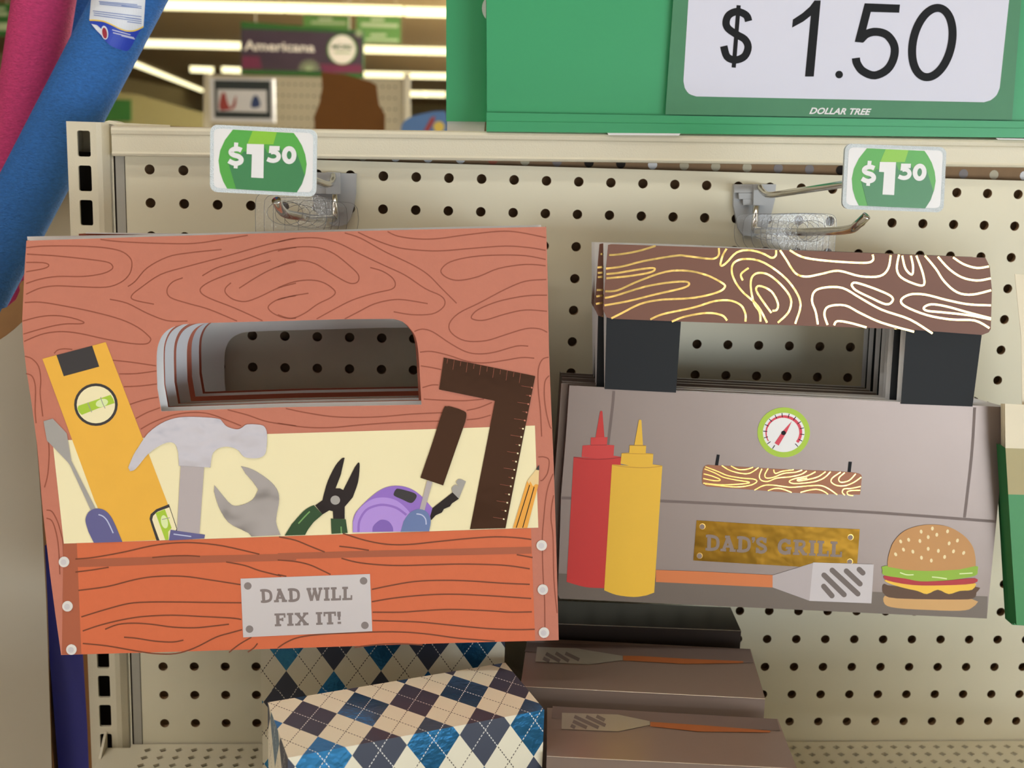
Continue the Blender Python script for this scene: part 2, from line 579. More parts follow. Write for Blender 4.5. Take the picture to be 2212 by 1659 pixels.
# ---------------------------------------------------------------- lettering
def glyph_strokes(ch):
    """slab-serif capital: (strokes, blobs, width); strokes are centre lines in a 1-high box, y down"""
    st, sf = .2, .14
    if ch == 'D':
        return [([(.22, 0), (.22, 1)], st, 0), (smooth([(.1, .07), (.45, .08), (.72, .2), (.8, .5), (.72, .8), (.45, .92), (.1, .93)], 4), .17, 0),
                ([(0, .07), (.3, .07)], sf, 0), ([(0, .93), (.3, .93)], sf, 0)], .9
    if ch == 'A':
        return [([(.5, .03), (.2, .95)], .17, 0), ([(.45, .03), (.8, .95)], .21, 0), ([(.25, .68), (.7, .68)], .13, 0),
                ([(0, .93), (.38, .93)], sf, 0), ([(.6, .93), (1, .93)], sf, 0), ([(.28, .06), (.6, .06)], sf, 0)], 1.0
    if ch == 'W':
        return [([(.14, .05), (.36, .98)], .2, 0), ([(.36, .98), (.62, .1)], .13, 0), ([(.6, .1), (.84, .98)], .2, 0), ([(.84, .98), (1.06, .05)], .13, 0),
                ([(0, .07), (.34, .07)], sf, 0), ([(.46, .07), (.74, .07)], sf, 0), ([(.9, .07), (1.2, .07)], sf, 0)], 1.2
    if ch == 'I':
        return [([(.22, 0), (.22, 1)], st, 0), ([(0, .07), (.44, .07)], sf, 0), ([(0, .93), (.44, .93)], sf, 0)], .44
    if ch == 'L':
        return [([(.22, 0), (.22, 1)], st, 0), ([(0, .07), (.44, .07)], sf, 0), ([(0, .93), (.74, .93)], sf, 0), ([(.7, .64), (.7, 1)], .1, 0)], .76
    if ch == 'F':
        return [([(.22, 0), (.22, 1)], st, 0), ([(0, .07), (.74, .07)], sf, 0), ([(0, .93), (.44, .93)], sf, 0), ([(.22, .48), (.55, .48)], .14, 0),
                ([(.7, 0), (.7, .34)], .1, 0), ([(.55, .34), (.55, .62)], .09, 0)], .76
    if ch == 'X':
        return [([(.16, .05), (.78, .95)], .21, 0), ([(.78, .05), (.16, .95)], .15, 0), ([(0, .07), (.38, .07)], sf, 0), ([(.58, .07), (.94, .07)], sf, 0),
                ([(0, .93), (.38, .93)], sf, 0), ([(.56, .93), (.94, .93)], sf, 0)], .94
    if ch == 'T':
        return [([(.42, 0), (.42, 1)], st, 0), ([(0, .07), (.84, .07)], sf, 0), ([(.2, .93), (.64, .93)], sf, 0), ([(.05, 0), (.05, .34)], .1, 0), ([(.79, 0), (.79, .34)], .1, 0)], .84
    if ch == 'R':
        return [([(.22, 0), (.22, 1)], st, 0), (smooth([(.1, .07), (.5, .07), (.68, .15), (.7, .3), (.62, .45), (.4, .52), (.2, .52)], 4), .15, 0),
                ([(.42, .52), (.74, .95)], .2, 0), ([(0, .93), (.42, .93)], sf, 0), ([(.66, .93), (.92, .93)], sf, 0), ([(0, .07), (.3, .07)], sf, 0)], .92
    if ch == 'G':
        return [(smooth([(.76, .26), (.62, .12), (.42, .08), (.2, .22), (.11, .5), (.2, .8), (.45, .92), (.66, .86), (.76, .74)], 4), .2, 0),
                ([(.74, .56), (.74, 1)], .17, 0), ([(.52, .58), (.9, .58)], .13, 0), ([(.76, 0), (.76, .34)], .11, 0)], .9
    if ch == 'S':
        return [(smooth([(.62, .26), (.5, .1), (.32, .07), (.13, .2), (.18, .38), (.4, .5), (.6, .62), (.62, .8), (.42, .93), (.2, .9), (.1, .74)], 4), .18, 0),
                ([(.63, 0), (.63, .34)], .1, 0), ([(.08, .66), (.08, 1)], .1, 0)], .74
    if ch == "'":
        return [([(.1, 0), (.1, .2)], .18, 0), ([(.15, .16), (.06, .36)], .08, 0)], .2
    if ch == '!':
        return [([(.12, 0), (.12, .4)], .2, 0), ([(.12, .36), (.12, .68)], .13, 0), ([(.12, .82), (.12, 1)], .2, 0)], .24
    return [], .4


def slab_text(mb, pl, s, quad, mt, off, gap=.1, space=.42):
    tot, items = 0, []
    for ch in s:
        if ch == ' ':
            tot += space
            continue
        st, w = glyph_strokes(ch)
        items.append((tot, st))
        tot += w + gap
    tot -= gap
    q = quadmap(quad)
    hpx = math.hypot(quad[3][0] - quad[0][0], quad[3][1] - quad[0][1])
    wpx = math.hypot(quad[1][0] - quad[0][0], quad[1][1] - quad[0][1])
    k = 0
    for x0, st in items:
        for pts, w, _ in st:
            k += 1
            vert = abs(pts[0][0] - pts[-1][0]) < .3 * abs(pts[0][1] - pts[-1][1])
            mb.ribbon(pl, [q((x0 + x) / tot, y) for x, y in pts], 1.2 * w * (wpx / tot if vert else hpx), mt, off + k * 1e-5, n=0)


def font_text(mb, pl, s, quad, mt, off=0.0, bold=.02, shear=0.0):
    cu = bpy.data.curves.new('lettering', 'FONT')
    cu.body = s
    cu.offset = bold
    cu.shear = shear
    cu.resolution_u = 3
    o = bpy.data.objects.new('lettering', cu)
    COL.objects.link(o)
    me = bpy.data.meshes.new_from_object(o.evaluated_get(bpy.context.evaluated_depsgraph_get()))
    xs = [v.co.x for v in me.vertices]; ys = [v.co.y for v in me.vertices]
    x0, x1, y0, y1 = min(xs), max(xs), min(ys), max(ys)
    q = quadmap(quad)
    b = len(mb.v)
    mb.v += [pl.pt(*q((v.co.x - x0) / (x1 - x0), (y1 - v.co.y) / (y1 - y0)), off) for v in me.vertices]
    mi = mb.mat(mt)
    for p in me.polygons:
        mb.f.append(tuple(b + i for i in p.vertices)); mb.mi.append(mi)
    bpy.data.objects.remove(o)
    bpy.data.meshes.remove(me)
    bpy.data.curves.remove(cu)


# ================================================================ THE SHOP
cm = MB()
cm.face([(-700, ROW0 - CEIL, -300), (-700, ROW0 - CEIL, 3700), (1900, ROW0 - CEIL, 3700), (1900, ROW0 - CEIL, -300)], M['ceiling_tan'])
struct(cm.build('ceiling'))
fm = MB()
fm.face([(-700, ROW0, -700), (1900, ROW0, -700), (1900, ROW0, 3700), (-700, ROW0, 3700)], M['floor_tile'])
struct(fm.build('floor'))
wm = MB()
wm.box((-700, ROW0 - CEIL, 3690), (1900, ROW0, 3700), M['wall_tan'])
struct(wm.build('wall_back'))
wm = MB()
wm.box((-580, ROW0 - CEIL, -300), (-572, ROW0, 3690), M['wall_tan'])
struct(wm.build('wall_left'))
wm = MB()
wm.box((1890, ROW0 - CEIL, -300), (1898, ROW0, 3690), M['wall_tan'])
struct(wm.build('wall_right'))
PC = PH(ROW0 - CEIL + 2.5)


def tube_light(pa, pb, label, group, wide=5.0):
    a, b = PC.pt(*pa), PC.pt(*pb)
    d = Vector(sub(b, a)); l = d.length; d.normalize()
    n = Vector((-d.z, 0, d.x)) if abs(d.y) < .9 else Vector((0, 0, 1))
    mid = tuple((x + y) / 2 for x, y in zip(a, b))
    t = thing('ceiling_light', label, 'ceiling light', mid, group)
    mb = MB()
    r = wide / 2
    mb.tube([a, b], r, M['tube_glow'], 8)
    mb.build('tube', t)
    hb = MB()
    top = ROW0 - CEIL
    A_, B_ = Vector(a), Vector(b)
    ps = []
    for q in (A_ - n * r * .6, B_ - n * r * .6, B_ + n * r * .6, A_ + n * r * .6):
        ps.append((q.x, q.y, q.z))
    lo = [(p[0], top + 1.6, p[2]) for p in ps]
    hi = [(p[0], top + .02, p[2]) for p in ps]
    hb.face(lo, M['fixture']); hb.face(hi[::-1], M['fixture'])
    for k in range(4):
        hb.face([lo[k], hi[k], hi[(k + 1) % 4], lo[(k + 1) % 4]], M['fixture'])
    hb.build('housing', t)
    return t


GL = 'fluorescent strip lights on the shop ceiling'
for pa, pb, lb, wd_ in (
        ((352, 9), (613, 15), 'long bright strip light in the topmost row, just right of the blue noodle label', 8),
        ((617, 15), (870, 22), 'long bright strip light in the topmost row, ending above the small green aisle signs', 8),
        ((875, 23), (1160, 30), 'bright strip light in the topmost row, running behind the big green sign', 8),
        ((305, 91), (490, 96), 'strip light left of the dark hanging sign, level with its white lettering, the longer one', 10),
        ((491, 96), (640, 100), 'short end of strip light touching the left edge of the dark hanging sign', 10),
        ((781, 104), (896, 107), 'strip light right of the round badge on the dark hanging sign', 10),
        ((898, 107), (1100, 112), 'strip light in the row level with the round badge, running behind the green panel', 10),
        ((411, 147), (461, 149), 'short strip light above the packaged toy, the left of two', 12),
        ((479, 148), (525, 150), 'short strip light above the packaged toy, the right of two beside the dark sign', 12),
        ((782, 158), (911, 161), 'strip light just right of the torn brown card and under the dark sign', 12),
        ((912, 161), (1060, 164), 'strip light right of the torn brown card, running behind the green panel', 12)):
    tube_light(pa, pb, lb, GL, wd_)
tube_light((282, 134), (436, 195), 'slanting strip light running away from the blue noodle towards the toy pack', GL, 8)
tiny = 'small far strip light in the rows between the far pegboard and the green panel'
for pa, pb in (((880, 199), (900, 200)), ((902, 200), (921, 200)), ((924, 200), (962, 201)), ((900, 228), (912, 228)), ((915, 228), (931, 229)), ((934, 229), (960, 229))):
    tube_light(pa, pb, tiny, GL, 18)


def hung_sign(label, quad, y, build, name='aisle_sign', group=None, thick=.6, board='sign_leaf'):
    pl = PY(y)
    c = pl.pt(sum(q[0] for q in quad) / 4, quad[2][1])
    t = thing(name, label, 'sign', c, group)
    mb = MB()
    mb.poly(pl, quad, M[board], thick=thick)
    build(mb, pl)
    mb.build('panel', t)
    wb = MB()
    for k in (.12, .88):
        p = quadmap(quad)(k, .02)
        q = pl.pt(*p, -thick / 2)
        wb.tube([q, (q[0], ROW0 - CEIL, q[2])], .12, M['fixture'], 6)
    wb.build('hanging_wire', t)
    return t


def amer(mb, pl):
    mb.poly(pl, [(521, 62), (783, 72), (783, 158), (521, 150)], M['sign_night'], .05)
    mb.poly(pl, [(523, 121), (560, 122), (566, 148), (523, 148)], M['sign_wine'], .07)
    mb.poly(pl, [(690, 138), (782, 140), (782, 158), (700, 158)], M['sign_wine'], .07)
    font_text(mb, pl, 'Americana', [(527, 87), (680, 93), (680, 113), (527, 109)], M['sign_text'], .12, .025)
    mb.poly(pl, ell(739, 107, 33, 33), M['sign_moss'], .1)
    mb.poly(pl, ell(739, 107, 29, 31), M['sign_text'], .14)
    font_text(mb, pl, 'MORE', [(718, 96), (761, 97), (761, 107), (718, 106)], M['sign_leaf'], .2, .02)
    mb.ribbon(pl, [(722, 113), (758, 114)], 4, M['sign_dim'], .2, 0)
    for k in range(11):
        a = PI + PI * (k + .5) / 11
        mb.ribbon(pl, [(668, 152), (668 + 24 * math.cos(a), 152 + 24 * math.sin(a))], 1.6, M['sign_dim'], .16, 0)
    for k in range(9):
        a = 2 * PI * k / 9
        mb.ribbon(pl, [(775, 72), (775 + 9 * math.cos(a), 72 + 9 * math.sin(a))], 2, M['sign_dim'], .16, 0)


hung_sign('dark purple hanging sign with white Americana lettering and a round white badge', [(520, 46), (786, 66), (786, 168), (520, 158)], 330, amer, thick=1)


def small_sign(txts):
    def f(mb, pl):
        for s, q in txts:
            if s:
                font_text(mb, pl, s, q, M['sign_dim'], .15, .01)
            else:
                mb.ribbon(pl, [((q[0][0] + q[3][0]) / 2, (q[0][1] + q[3][1]) / 2), ((q[1][0] + q[2][0]) / 2, (q[1][1] + q[2][1]) / 2)], q[3][1] - q[0][1], M['sign_dim'], .15, 0)
    return f


def Q(x0, y0, x1, y1, t=0): return [(x0, y0), (x1, y0 + t), (x1, y1 + t), (x0, y1)]
hung_sign('small green aisle sign right above the dark hanging sign, the left of two', Q(655, 32, 756, 60, 3), 560,
          small_sign([('', Q(688, 38, 718, 44)), ('', Q(672, 46, 748, 51, 2))]), board='sign_moss')
hung_sign('small green aisle sign of two stacked panels, right of the dark hanging sign', Q(770, 34, 866, 92, 2), 520,
          small_sign([('', Q(801, 39, 830, 46)), ('', Q(780, 49, 860, 57, 3)), ('', Q(800, 73, 834, 79)), ('', Q(790, 83, 860, 88, 2))]), board='sign_moss')
hung_sign('green aisle sign cut by the left picture edge, behind the pink noodle', Q(-60, 8, 26, 78), 420,
          small_sign([('', Q(-20, 16, 12, 22)), ('', Q(-30, 27, 18, 34)), ('', Q(-30, 50, 20, 66))]), board='sign_leaf')
# far shelving with goods on it
t = thing('gondola_shelving', 'far cream pegboard unit behind the packaged toy and torn brown card', 'shelving unit', PY(240).pt(650, 300))
mb = MB()
pl = PY(240)
mb.poly(pl, [(450, 160), (870, 172), (870, 420), (450, 420)], M['shelf_tan'], thick=1.0)
for j in range(6):
    for i in range(30):
        x, y = 462 + i * 13.5, 178 + j * 24 + i * .35
        mb.poly(pl, ell(x, y, 2.2, 2.2, 8), M['dark_void'], .03)
mb.build('pegboard', t)
for x in (440, 872):
    ub = MB()
    ub.poly(PY(239), [(x, 158), (x + 14, 158), (x + 14, 420), (x, 420)], M['cream_enamel'], thick=2.2)
    ub.build('upright', t)
bb = MB()
bb.box(add(PY(240).pt(440, 420), (0, 0, 0)), add(PY(240).pt(884, 420), (0, 0, 24)), M['cream_enamel'])
p = PY(240).pt(440, 420)
q = PY(240).pt(884, 420)
bb.box((p[0], p[1], 240), (q[0], ROW0, 262), M['cream_enamel'])
bb.build('base', t)
t = thing('toy_pack', 'dark blister pack with red and blue shapes on white, hung on the far pegboard', 'packaged toy', PY(228).pt(525, 268))
mb = MB()
pl = PY(228)
mb.poly(pl, [(452, 168), (590, 170), (592, 265), (455, 262)], M['paper_white'], thick=3.5)
mb.poly(pl, [(463, 173), (584, 175), (586, 256), (464, 254)], M['pack_dark'], .1)
mb.build('card', t)
mb = MB()
mb.poly(pl, [(470, 193), (576, 195), (577, 243), (470, 240)], M['paper_white'], .2)
mb.poly(pl, smooth([(474, 236), (478, 206), (486, 200), (492, 222), (500, 232), (510, 206), (508, 232), (490, 238)], 3, True), M['pack_red'], .3)
mb.poly(pl, smooth([(543, 232), (546, 212), (553, 206), (560, 214), (562, 230)], 3, True), M['pack_blue'], .3)
mb.build('picture', t)
hb = MB()
hb.tube([pl.pt(520, 172, -1), pl.pt(520, 172, -11.9)], .25, M['chrome'], 6)
hb.build('hang_loop', t)
mb = MB()
pl = PY(120)
mb.poly(pl, [(694, 155), (745, 161), (800, 176), (813, 183), (819, 226), (832, 248), (830, 420), (680, 420), (679, 250), (690, 222), (696, 190)], M['kraft_dark'], thick=.3)
tag(mb.build('torn_card', org=V(pl.pt(755, 420))), 'torn sheet of brown card standing behind the top rail', 'cardboard')
# what the card and the blue pack stand on: a stocked aisle shelf behind
t = thing('gondola_shelving', 'low cream shelf behind the top rail carrying the torn card and blue pack', 'shelving unit', (6, ROW0, 125))
mb = MB()
p, q = PY(118).pt(560, 420), PY(118).pt(1100, 420)
mb.box((p[0], p[1], 112), (q[0], p[1] + 1, 132), M['cream_enamel'])
mb.build('top_shelf', t)
mb = MB()
mb.box((p[0], p[1] + 1, 124), (q[0], ROW0, 126), M['peg_white'])
mb.build('back_panel', t)
t = thing('pool_float', 'rounded sky blue pack with a red streak beside the green panel', 'packaged toy', PY(116).pt(920, 420))
mb = MB()
pl = PY(116)
mb.poly(pl, smooth([(866, 300), (868, 270), (885, 254), (920, 244), (950, 240), (964, 246), (968, 300)], 4) + [(968, 420), (866, 420)], M['pack_sky'], thick=2.5)
mb.poly(pl, [(915, 283), (930, 256), (940, 250), (938, 262), (926, 284)], M['pack_red'], .06)
mb.poly(pl, ell(948, 274, 12, 12), M['label_yellow'], .06)
mb.build('pack', t)
t = thing('display_rack', 'far green and olive display along the left side, above the rail clip', 'display rack', PY(420).pt(330, 330))
mb = MB()
pl = PY(420)
mb.poly(pl, [(215, 195), (300, 205), (440, 245), (440, 636), (215, 636)], M['far_wall'], thick=2)
mb.build('back_panel', t)
mb = MB()
mb.poly(pl, [(222, 214), (284, 216), (284, 262), (222, 262)], M['sign_leaf'], .8, thick=.79)
mb.build('header', t)

# ================================================================ THE PEGBOARD BAY
t = thing('gondola_bay', 'near cream pegboard bay with slotted upright and top rail', 'shelving unit', (12, ROW0, 1))
BAY = t
mb = MB()                                               # pegboard, real holes one inch apart
NX, NY, HR = 35, 26, .15
mt = M['peg_white']
TOPD = -.43
TH = .2
for j in range(NY):
    for i in range(NX):
        cx, cy = i, j
        x0, x1, y0, y1 = (cx - .5 if i else -.72), cx + .5, (cy - .5 if j else TOPD), cy + .5
        n = 16
        outer, inner = [], []
        for k in range(n):
            a = 2 * PI * (k + .5) / n
            c_, s_ = math.cos(a), math.sin(a)
            inner.append((cx + HR * c_, cy + HR * s_))
            q = max(abs(c_), abs(s_))
            ox, oy = c_ / q * .5, s_ / q * .5
            outer.append((ox + cx, oy + cy))
        outer = [(x0 if abs(x - (cx - .5)) < 1e-6 else x, y0 if abs(y - (cy - .5)) < 1e-6 else y) for x, y in outer]
        corner = {1: (x1, y1), 5: (x0, y1), 9: (x0, y0), 13: (x1, y0)}
        for k in range(n):
            l = (k + 1) % n
            f = [(inner[k][0], inner[k][1], 0), (outer[k][0], outer[k][1], 0)]
            if k in corner:
                f.append((corner[k][0], corner[k][1], 0))
            f += [(outer[l][0], outer[l][1], 0), (inner[l][0], inner[l][1], 0)]
            mb.face(f, mt)
            mb.face([(inner[l][0], inner[l][1], 0), (inner[l][0], inner[l][1], TH), (inner[k][0], inner[k][1], TH), (inner[k][0], inner[k][1], 0)], M['hardboard'])
xr = NX - .5
mb.face([(-.72, TOPD, 0), (xr, TOPD, 0), (xr, TOPD, TH), (-.72, TOPD, TH)], M['hardboard'])
mb.face([(-.72, TOPD, 0), (-.72, TOPD, TH), (-.72, NY - .5, TH), (-.72, NY - .5, 0)], M['hardboard'])
mb.poly(PY(0), C1([(715, 485), (1005, 495), (960, 512), (880, 535), (720, 530)]), M['carton_kraft'], .004)
mb.build('pegboard', t, weld=False)
mb = MB()                                               # brown hardboard behind, its own holes in the gap
pl = PY(.9)
mb.box((-.7, -1.3, .45), (xr, NY, .6), M['hardboard'])
for i in range(NX):
    n = 12
    pts = [(i + .35 + .15 * math.cos(2 * PI * k / n), -.58 + .15 * math.sin(2 * PI * k / n), .44) for k in range(n)]
    mb.face(pts, M[random.choice(['paper_white', 'shelf_tan', 'hole_grey', 'seam_brown', 'shelf_tan', 'dark_void', 'sky_slate' if i < 9 else 'dark_void'])])
mb.build('rear_board', t)
mb = MB()                                               # top rail: a channel with a rolled edge
pl = PY(-.28)
rail = [(240, 266), (1100, 283), (2240, 301), (2240, 358), (1100, 340), (690, 331), (240, 323)]
L_, R_ = pl.pt(240, 272), pl.pt(2320, 302)
prof = [(.0, 1.6), (.0, .12), (.04, .03), (.12, 0), (.22, .02), (.26, .06), (.74, .06), (.8, .03), (.86, .06), (.88, .14), (.88, 1.0)]
for (d0, y0), (d1, y1) in zip(prof, prof[1:]):
    a = [(L_[0], L_[1] + d0, y0 - .34), (R_[0], R_[1] + d0, y0 - .34), (R_[0], R_[1] + d1, y1 - .34), (L_[0], L_[1] + d1, y1 - .34)]
    mb.face(a, M['cream_enamel'])
mb.face([(L_[0], L_[1] + d, y - .34) for d, y in prof], M['cream_enamel'])
mb.build('top_rail', t)
mb = MB()                                               # the loose clip lying at the rail's end
pc = PH(L_[1] - .03)
p = PY(.35).pt(225, 262)
prof = [(0, .02), (.08, -.12), (.2, -.16), (.36, -.13), (.45, -.1), (2.0, -.08)]
for (a0, b0), (a1, b1) in zip(prof, prof[1:]):
    x0, x1 = p[0] + a0, p[0] + a1
    zz = L_[1]
    mb.face([(x0, zz + b0, .1), (x1, zz + b1, .1), (x1, zz + b1, 1.0), (x0, zz + b0, 1.0)], M['cream_enamel'])
    mb.face([(x0, zz + b0, .1), (x0, zz + b0 + .1, .1), (x1, zz + b1 + .1, .1), (x1, zz + b1, .1)], M['cream_enamel'])
mb.build('rail_clip', t)
mb = MB()                                               # slotted upright
ux0, ux1, utop = -2.36, -1.5, PY(-.1).pt(150, 262)[1]
yf = -.15
e = M['cream_enamel']
sx0, sx1 = -2.06, -1.68
nslot = int(ROW0 - utop) - 1
for j in range(34):
    y0 = utop + (.12 if j else 0) + j * 1.02
    y1 = utop + .12 + (j + 1) * 1.02
    a0, a1 = y1 - 1.02 + .14, y1 - 1.02 + .9
    outer = [(ux0, y0), (ux1, y0), (ux1, y1), (ux0, y1)]
    r_ = .06
    inner = rrect(sx0, a0, sx1, a1, r_, 3)[::-1]
    loops = [[Vector((x, y, 0)) for x, y in outer], [Vector((x, y, 0)) for x, y in inner]]
    flat = outer + inner
    b = len(mb.v)
    mb.v += [(x, y, yf) for x, y in flat]
    for tr in tessellate_polygon(loops):
        mb.f.append(tuple(b + q for q in tr)); mb.mi.append(mb.mat(e))
    n = len(inner)
    for k in range(n):
        p, q = inner[k], inner[(k + 1) % n]
        mb.face([(p[0], p[1], yf), (q[0], q[1], yf), (q[0], q[1], yf + .1), (p[0], p[1], yf + .1)], e)
o = mb.build('slotted_face', t)
mb = MB()
yb = ROW0 - .05
prof = [(ux1, yf), (ux1 + .14, yf + .05), (ux1 + .32, yf + .22), (ux1 + .36, yf + .5), (ux1 + .36, 1.6), (ux0, 1.6), (ux0, yf)]
y_end = utop + .12 + 34 * 1.02
for (xa, ya), (xb, yb_) in zip(prof, prof[1:]):
    mb.face([(xa, utop, ya), (xb, utop, yb_), (xb, yb, yb_), (xa, yb, ya)], e)
mb.face([(ux0, y_end, yf), (ux1, y_end, yf), (ux1, yb, yf), (ux0, yb, yf)], e)
mb.face([(x, utop, y) for x, y in prof], e)
mb.build('upright', t)
mb = MB()
mb.box((ux0 + .05, utop + .9, .9), (ux1 + .3, yb, 1.0), M['dark_void'])  # dark panel stands in for the shade behind the slots
mb.build('upright_void', t)
mb = MB()                                               # worn edge strip between upright and board
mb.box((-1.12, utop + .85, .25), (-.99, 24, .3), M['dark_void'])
mb.box((-1.0, utop + .82, -.02), (-.74, 24, .18), M['clear_trim'])
mb.build('edge_trim', t)
mb = MB()
mb.box((-1.4, ROW0 - 4, -16), (xr, ROW0 - .05, 1.6), M['cream_enamel'])
mb.box((-.7, NY - .5, .0), (xr, ROW0 - 4, .2), M['peg_white'])
mb.build('base', t)

# wire shelf with diamond perforations
SD = PY(0).pt(1000, 1603)[1]
t = thing('metal_shelf', 'cream perforated metal shelf under the boxes at the bottom', 'shelf', (12, SD, -8))
mb = MB()
sx, sy = -1.06, -.06
e = M['cream_enamel']
cell = .5
nx = int((xr - sx) / cell)
rows = 13
for j in range(rows):
    for i in range(nx):
        x0, y0 = sx + .35 + i * cell, sy - .15 - j * cell
        cx, cy = x0 + cell / 2, y0 - cell / 2
        outer = [(x0, y0), (x0 + cell, y0), (x0 + cell, y0 - cell), (x0, y0 - cell)]
        inn = [(cx - .13, cy + .02), (cx + .04, cy + .14), (cx + .13, cy - .02), (cx - .04, cy - .14)]
        for k in range(4):
            l = (k + 1) % 4
            a, b_, c_, d_ = (inn[k], outer[k], outer[l], inn[l])
            mb.face([(a[0], SD, a[1]), (b_[0], SD, b_[1]), (c_[0], SD, c_[1]), (d_[0], SD, d_[1])], e)
            mb.face([(a[0], SD, a[1]), (d_[0], SD, d_[1]), (d_[0], SD + .08, d_[1]), (a[0], SD + .08, a[1])], e)
xe = sx + .35 + nx * cell
ye = sy - .15 - rows * cell
mb.face([(sx, SD, sy), (xe, SD, sy), (xe, SD, sy - .15), (sx, SD, sy - .15)], e)
mb.face([(sx, SD, sy - .15), (sx + .35, SD, sy - .15), (sx + .35, SD, ye), (sx, SD, ye)], e)
mb.face([(sx, SD, ye), (xe, SD, ye), (xe, SD, -14), (sx, SD, -14)], e)
mb.face([(sx, SD, -14), (xe, SD, -14), (xe, SD + 1.2, -14), (sx, SD + 1.2, -14)], e)
mb.face([(sx, SD, sy), (sx, SD + 1.2, sy), (sx, SD + 1.2, -14), (sx, SD, -14)], e)
mb.box((sx, SD + 1.2, -14), (xe, SD + 1.25, sy), M['shelf_tan'])
mb.box((-1.8, SD, -14), (sx, SD + 1.2, -.3), e)
mb.build('deck', t)
mb = MB()
bx = -1.86
prof = [(-.17, SD - .5), (-.4, SD - .42), (-1.0, SD + .0), (-1.0, SD + .04), (-13.5, SD + .04), (-13.5, SD + 1.0), (-.17, SD + 2.6)]
for x_, fl in ((bx - .04, 0), (bx + .04, 1)):
    q = [(x_, d_, y_) for y_, d_ in prof]
    mb.face(q[::-1] if fl else q, e)
for (ya, da), (yb_, db_) in zip(prof, prof[1:] + prof[:1]):
    mb.face([(bx - .04, da, ya), (bx + .04, da, ya), (bx + .04, db_, yb_), (bx - .04, db_, yb_)], e)
mb.build('bracket', t)
mb = MB()
mb.box((-1.8, SD - 3.6, -14.15), (xe, SD + 1.2, -14.02), e)  # added fence, out of view, keeps low light off the lower pegboard
mb.build('shade_fence', t)

# ================================================================ HOOKS, TAGS
def hook(label, prong_px, arm_px, br, xb):
    base = PY(-.45).pt(*prong_px[0])
    t = thing('peg_hook', label, 'peg hook', (base[0], base[1], -.1), 'chrome peg hooks on the pegboard')
    mb = MB()
    pl = PY(-.16)
    mb.poly(pl, br['plate'], M['plastic_grey'], thick=.15)
    mb.poly(PY(-.42), br['block'], M['plastic_grey'], thick=.3)
    for q in br['ribs']:
        mb.poly(PY(-.3), q, M['plastic_grey'], thick=.15)
    mb.build('bracket', t, bevel=.03)
    mb = MB()
    mb.tube(br['rod'], .1, M['chrome'], 12)
    mb.build('prong_stem', t, shade=True)
    pts = [PY(y).pt(px, py) for (px, py), y in zip(prong_px, (-.45, -2.5, -5, -7.1, -7.6, -7.8))]
    mb = MB()
    mb.tube(smooth(pts, 5), .115, M['chrome'], 14)
    mb.build('prong', t, shade=True)
    mb = MB()
    mb.tube(smooth(arm_px, 5), .095, M['chrome'], 14)
    mb.build('label_arm', t, shade=True)
    return t, pts


rb = dict(plate=B7([(155, 235), (715, 235), (700, 440), (650, 640), (600, 800), (500, 900), (420, 925), (280, 915), (215, 820), (150, 520)]),
          block=B7([(420, 235), (585, 235), (585, 510), (415, 510)]),
          ribs=[B7([(160, 240), (420, 240), (420, 345), (160, 345)]), B7([(220, 350), (415, 350), (415, 430), (225, 430)]), B7([(275, 432), (400, 432), (400, 510), (280, 510)])],
          rod=[PY(-.5).pt(*B7([(450, 515)])[0]), PY(-.5).pt(*B7([(425, 800)])[0]), PY(-.55).pt(*B7([(440, 842)])[0])])
arm = [PY(-.5).pt(*B7([(500, 270)])[0]), PY(-1.0).pt(*B7([(540, 330)])[0]), PY(-1.9).pt(*B7([(640, 375)])[0]), PY(-4).pt(*B7([(1000, 325)])[0]),
       PY(-6.8).pt(*B7([(1600, 235)])[0]), PY(-7.9).pt(*B7([(1900, 190)])[0])]
rhook, RPT = hook('chrome double hook on a grey bracket, holding the grill bags', B7([(430, 842), (800, 862), (1300, 862), (1680, 835), (1800, 765), (1920, 650)]), arm, rb, 0)
lb_ = dict(plate=C2([(60, 468), (715, 488), (710, 780), (680, 950), (640, 1100), (580, 1200), (480, 1230), (380, 1225), (120, 1000)]),
           block=C2([(290, 470), (490, 475), (490, 775), (290, 775)]),
           ribs=[C2([(60, 690), (300, 690), (300, 770), (100, 770)]), C2([(440, 950), (540, 955), (535, 1035), (440, 1035)])],
           rod=[PY(-.5).pt(*C2([(412, 780)])[0]), PY(-.5).pt(*C2([(412, 1060)])[0]), PY(-.55).pt(*C2([(400, 1110)])[0])])
arm = [PY(-.5).pt(*C2([(390, 520)])[0]), PY(-.9).pt(*C2([(385, 570)])[0]), PY(-1.7).pt(*C2([(330, 640)])[0]), PY(-3.0).pt(*C2([(160, 590)])[0]),
       PY(-6).pt(640, 372), PY(-8.1).pt(572, 345)]
lhook, LPT = hook('chrome double hook on a grey bracket, holding the toolbox bags', [C2([(400, 1120)])[0], C2([(120, 1120)])[0], A8([(1180, 1165)])[0], A8([(1000, 1130)])[0], A8([(930, 1060)])[0], A8([(892, 975)])[0]], arm, lb_, 0)

LQ = [(454, 268.7), (685, 279.9), (683, 425.6), (453.4, 414.4)]
RQ = [(1826, 310), (2045, 318), (2038, 459), (1819, 451.5)]


def inv(q, p):
    u = v = .5
    f = quadmap(q)
    for _ in range(12):
        x, y = f(u, v)
        e_ = 1e-4
        a, b = f(u + e_, v), f(u, v + e_)
        j = ((a[0] - x) / e_, (b[0] - x) / e_, (a[1] - y) / e_, (b[1] - y) / e_)
        d = j[0] * j[3] - j[1] * j[2]
        rx, ry = p[0] - x, p[1] - y
        u += (j[3] * rx - j[1] * ry) / d
        v += (-j[2] * rx + j[0] * ry) / d
    return u, v


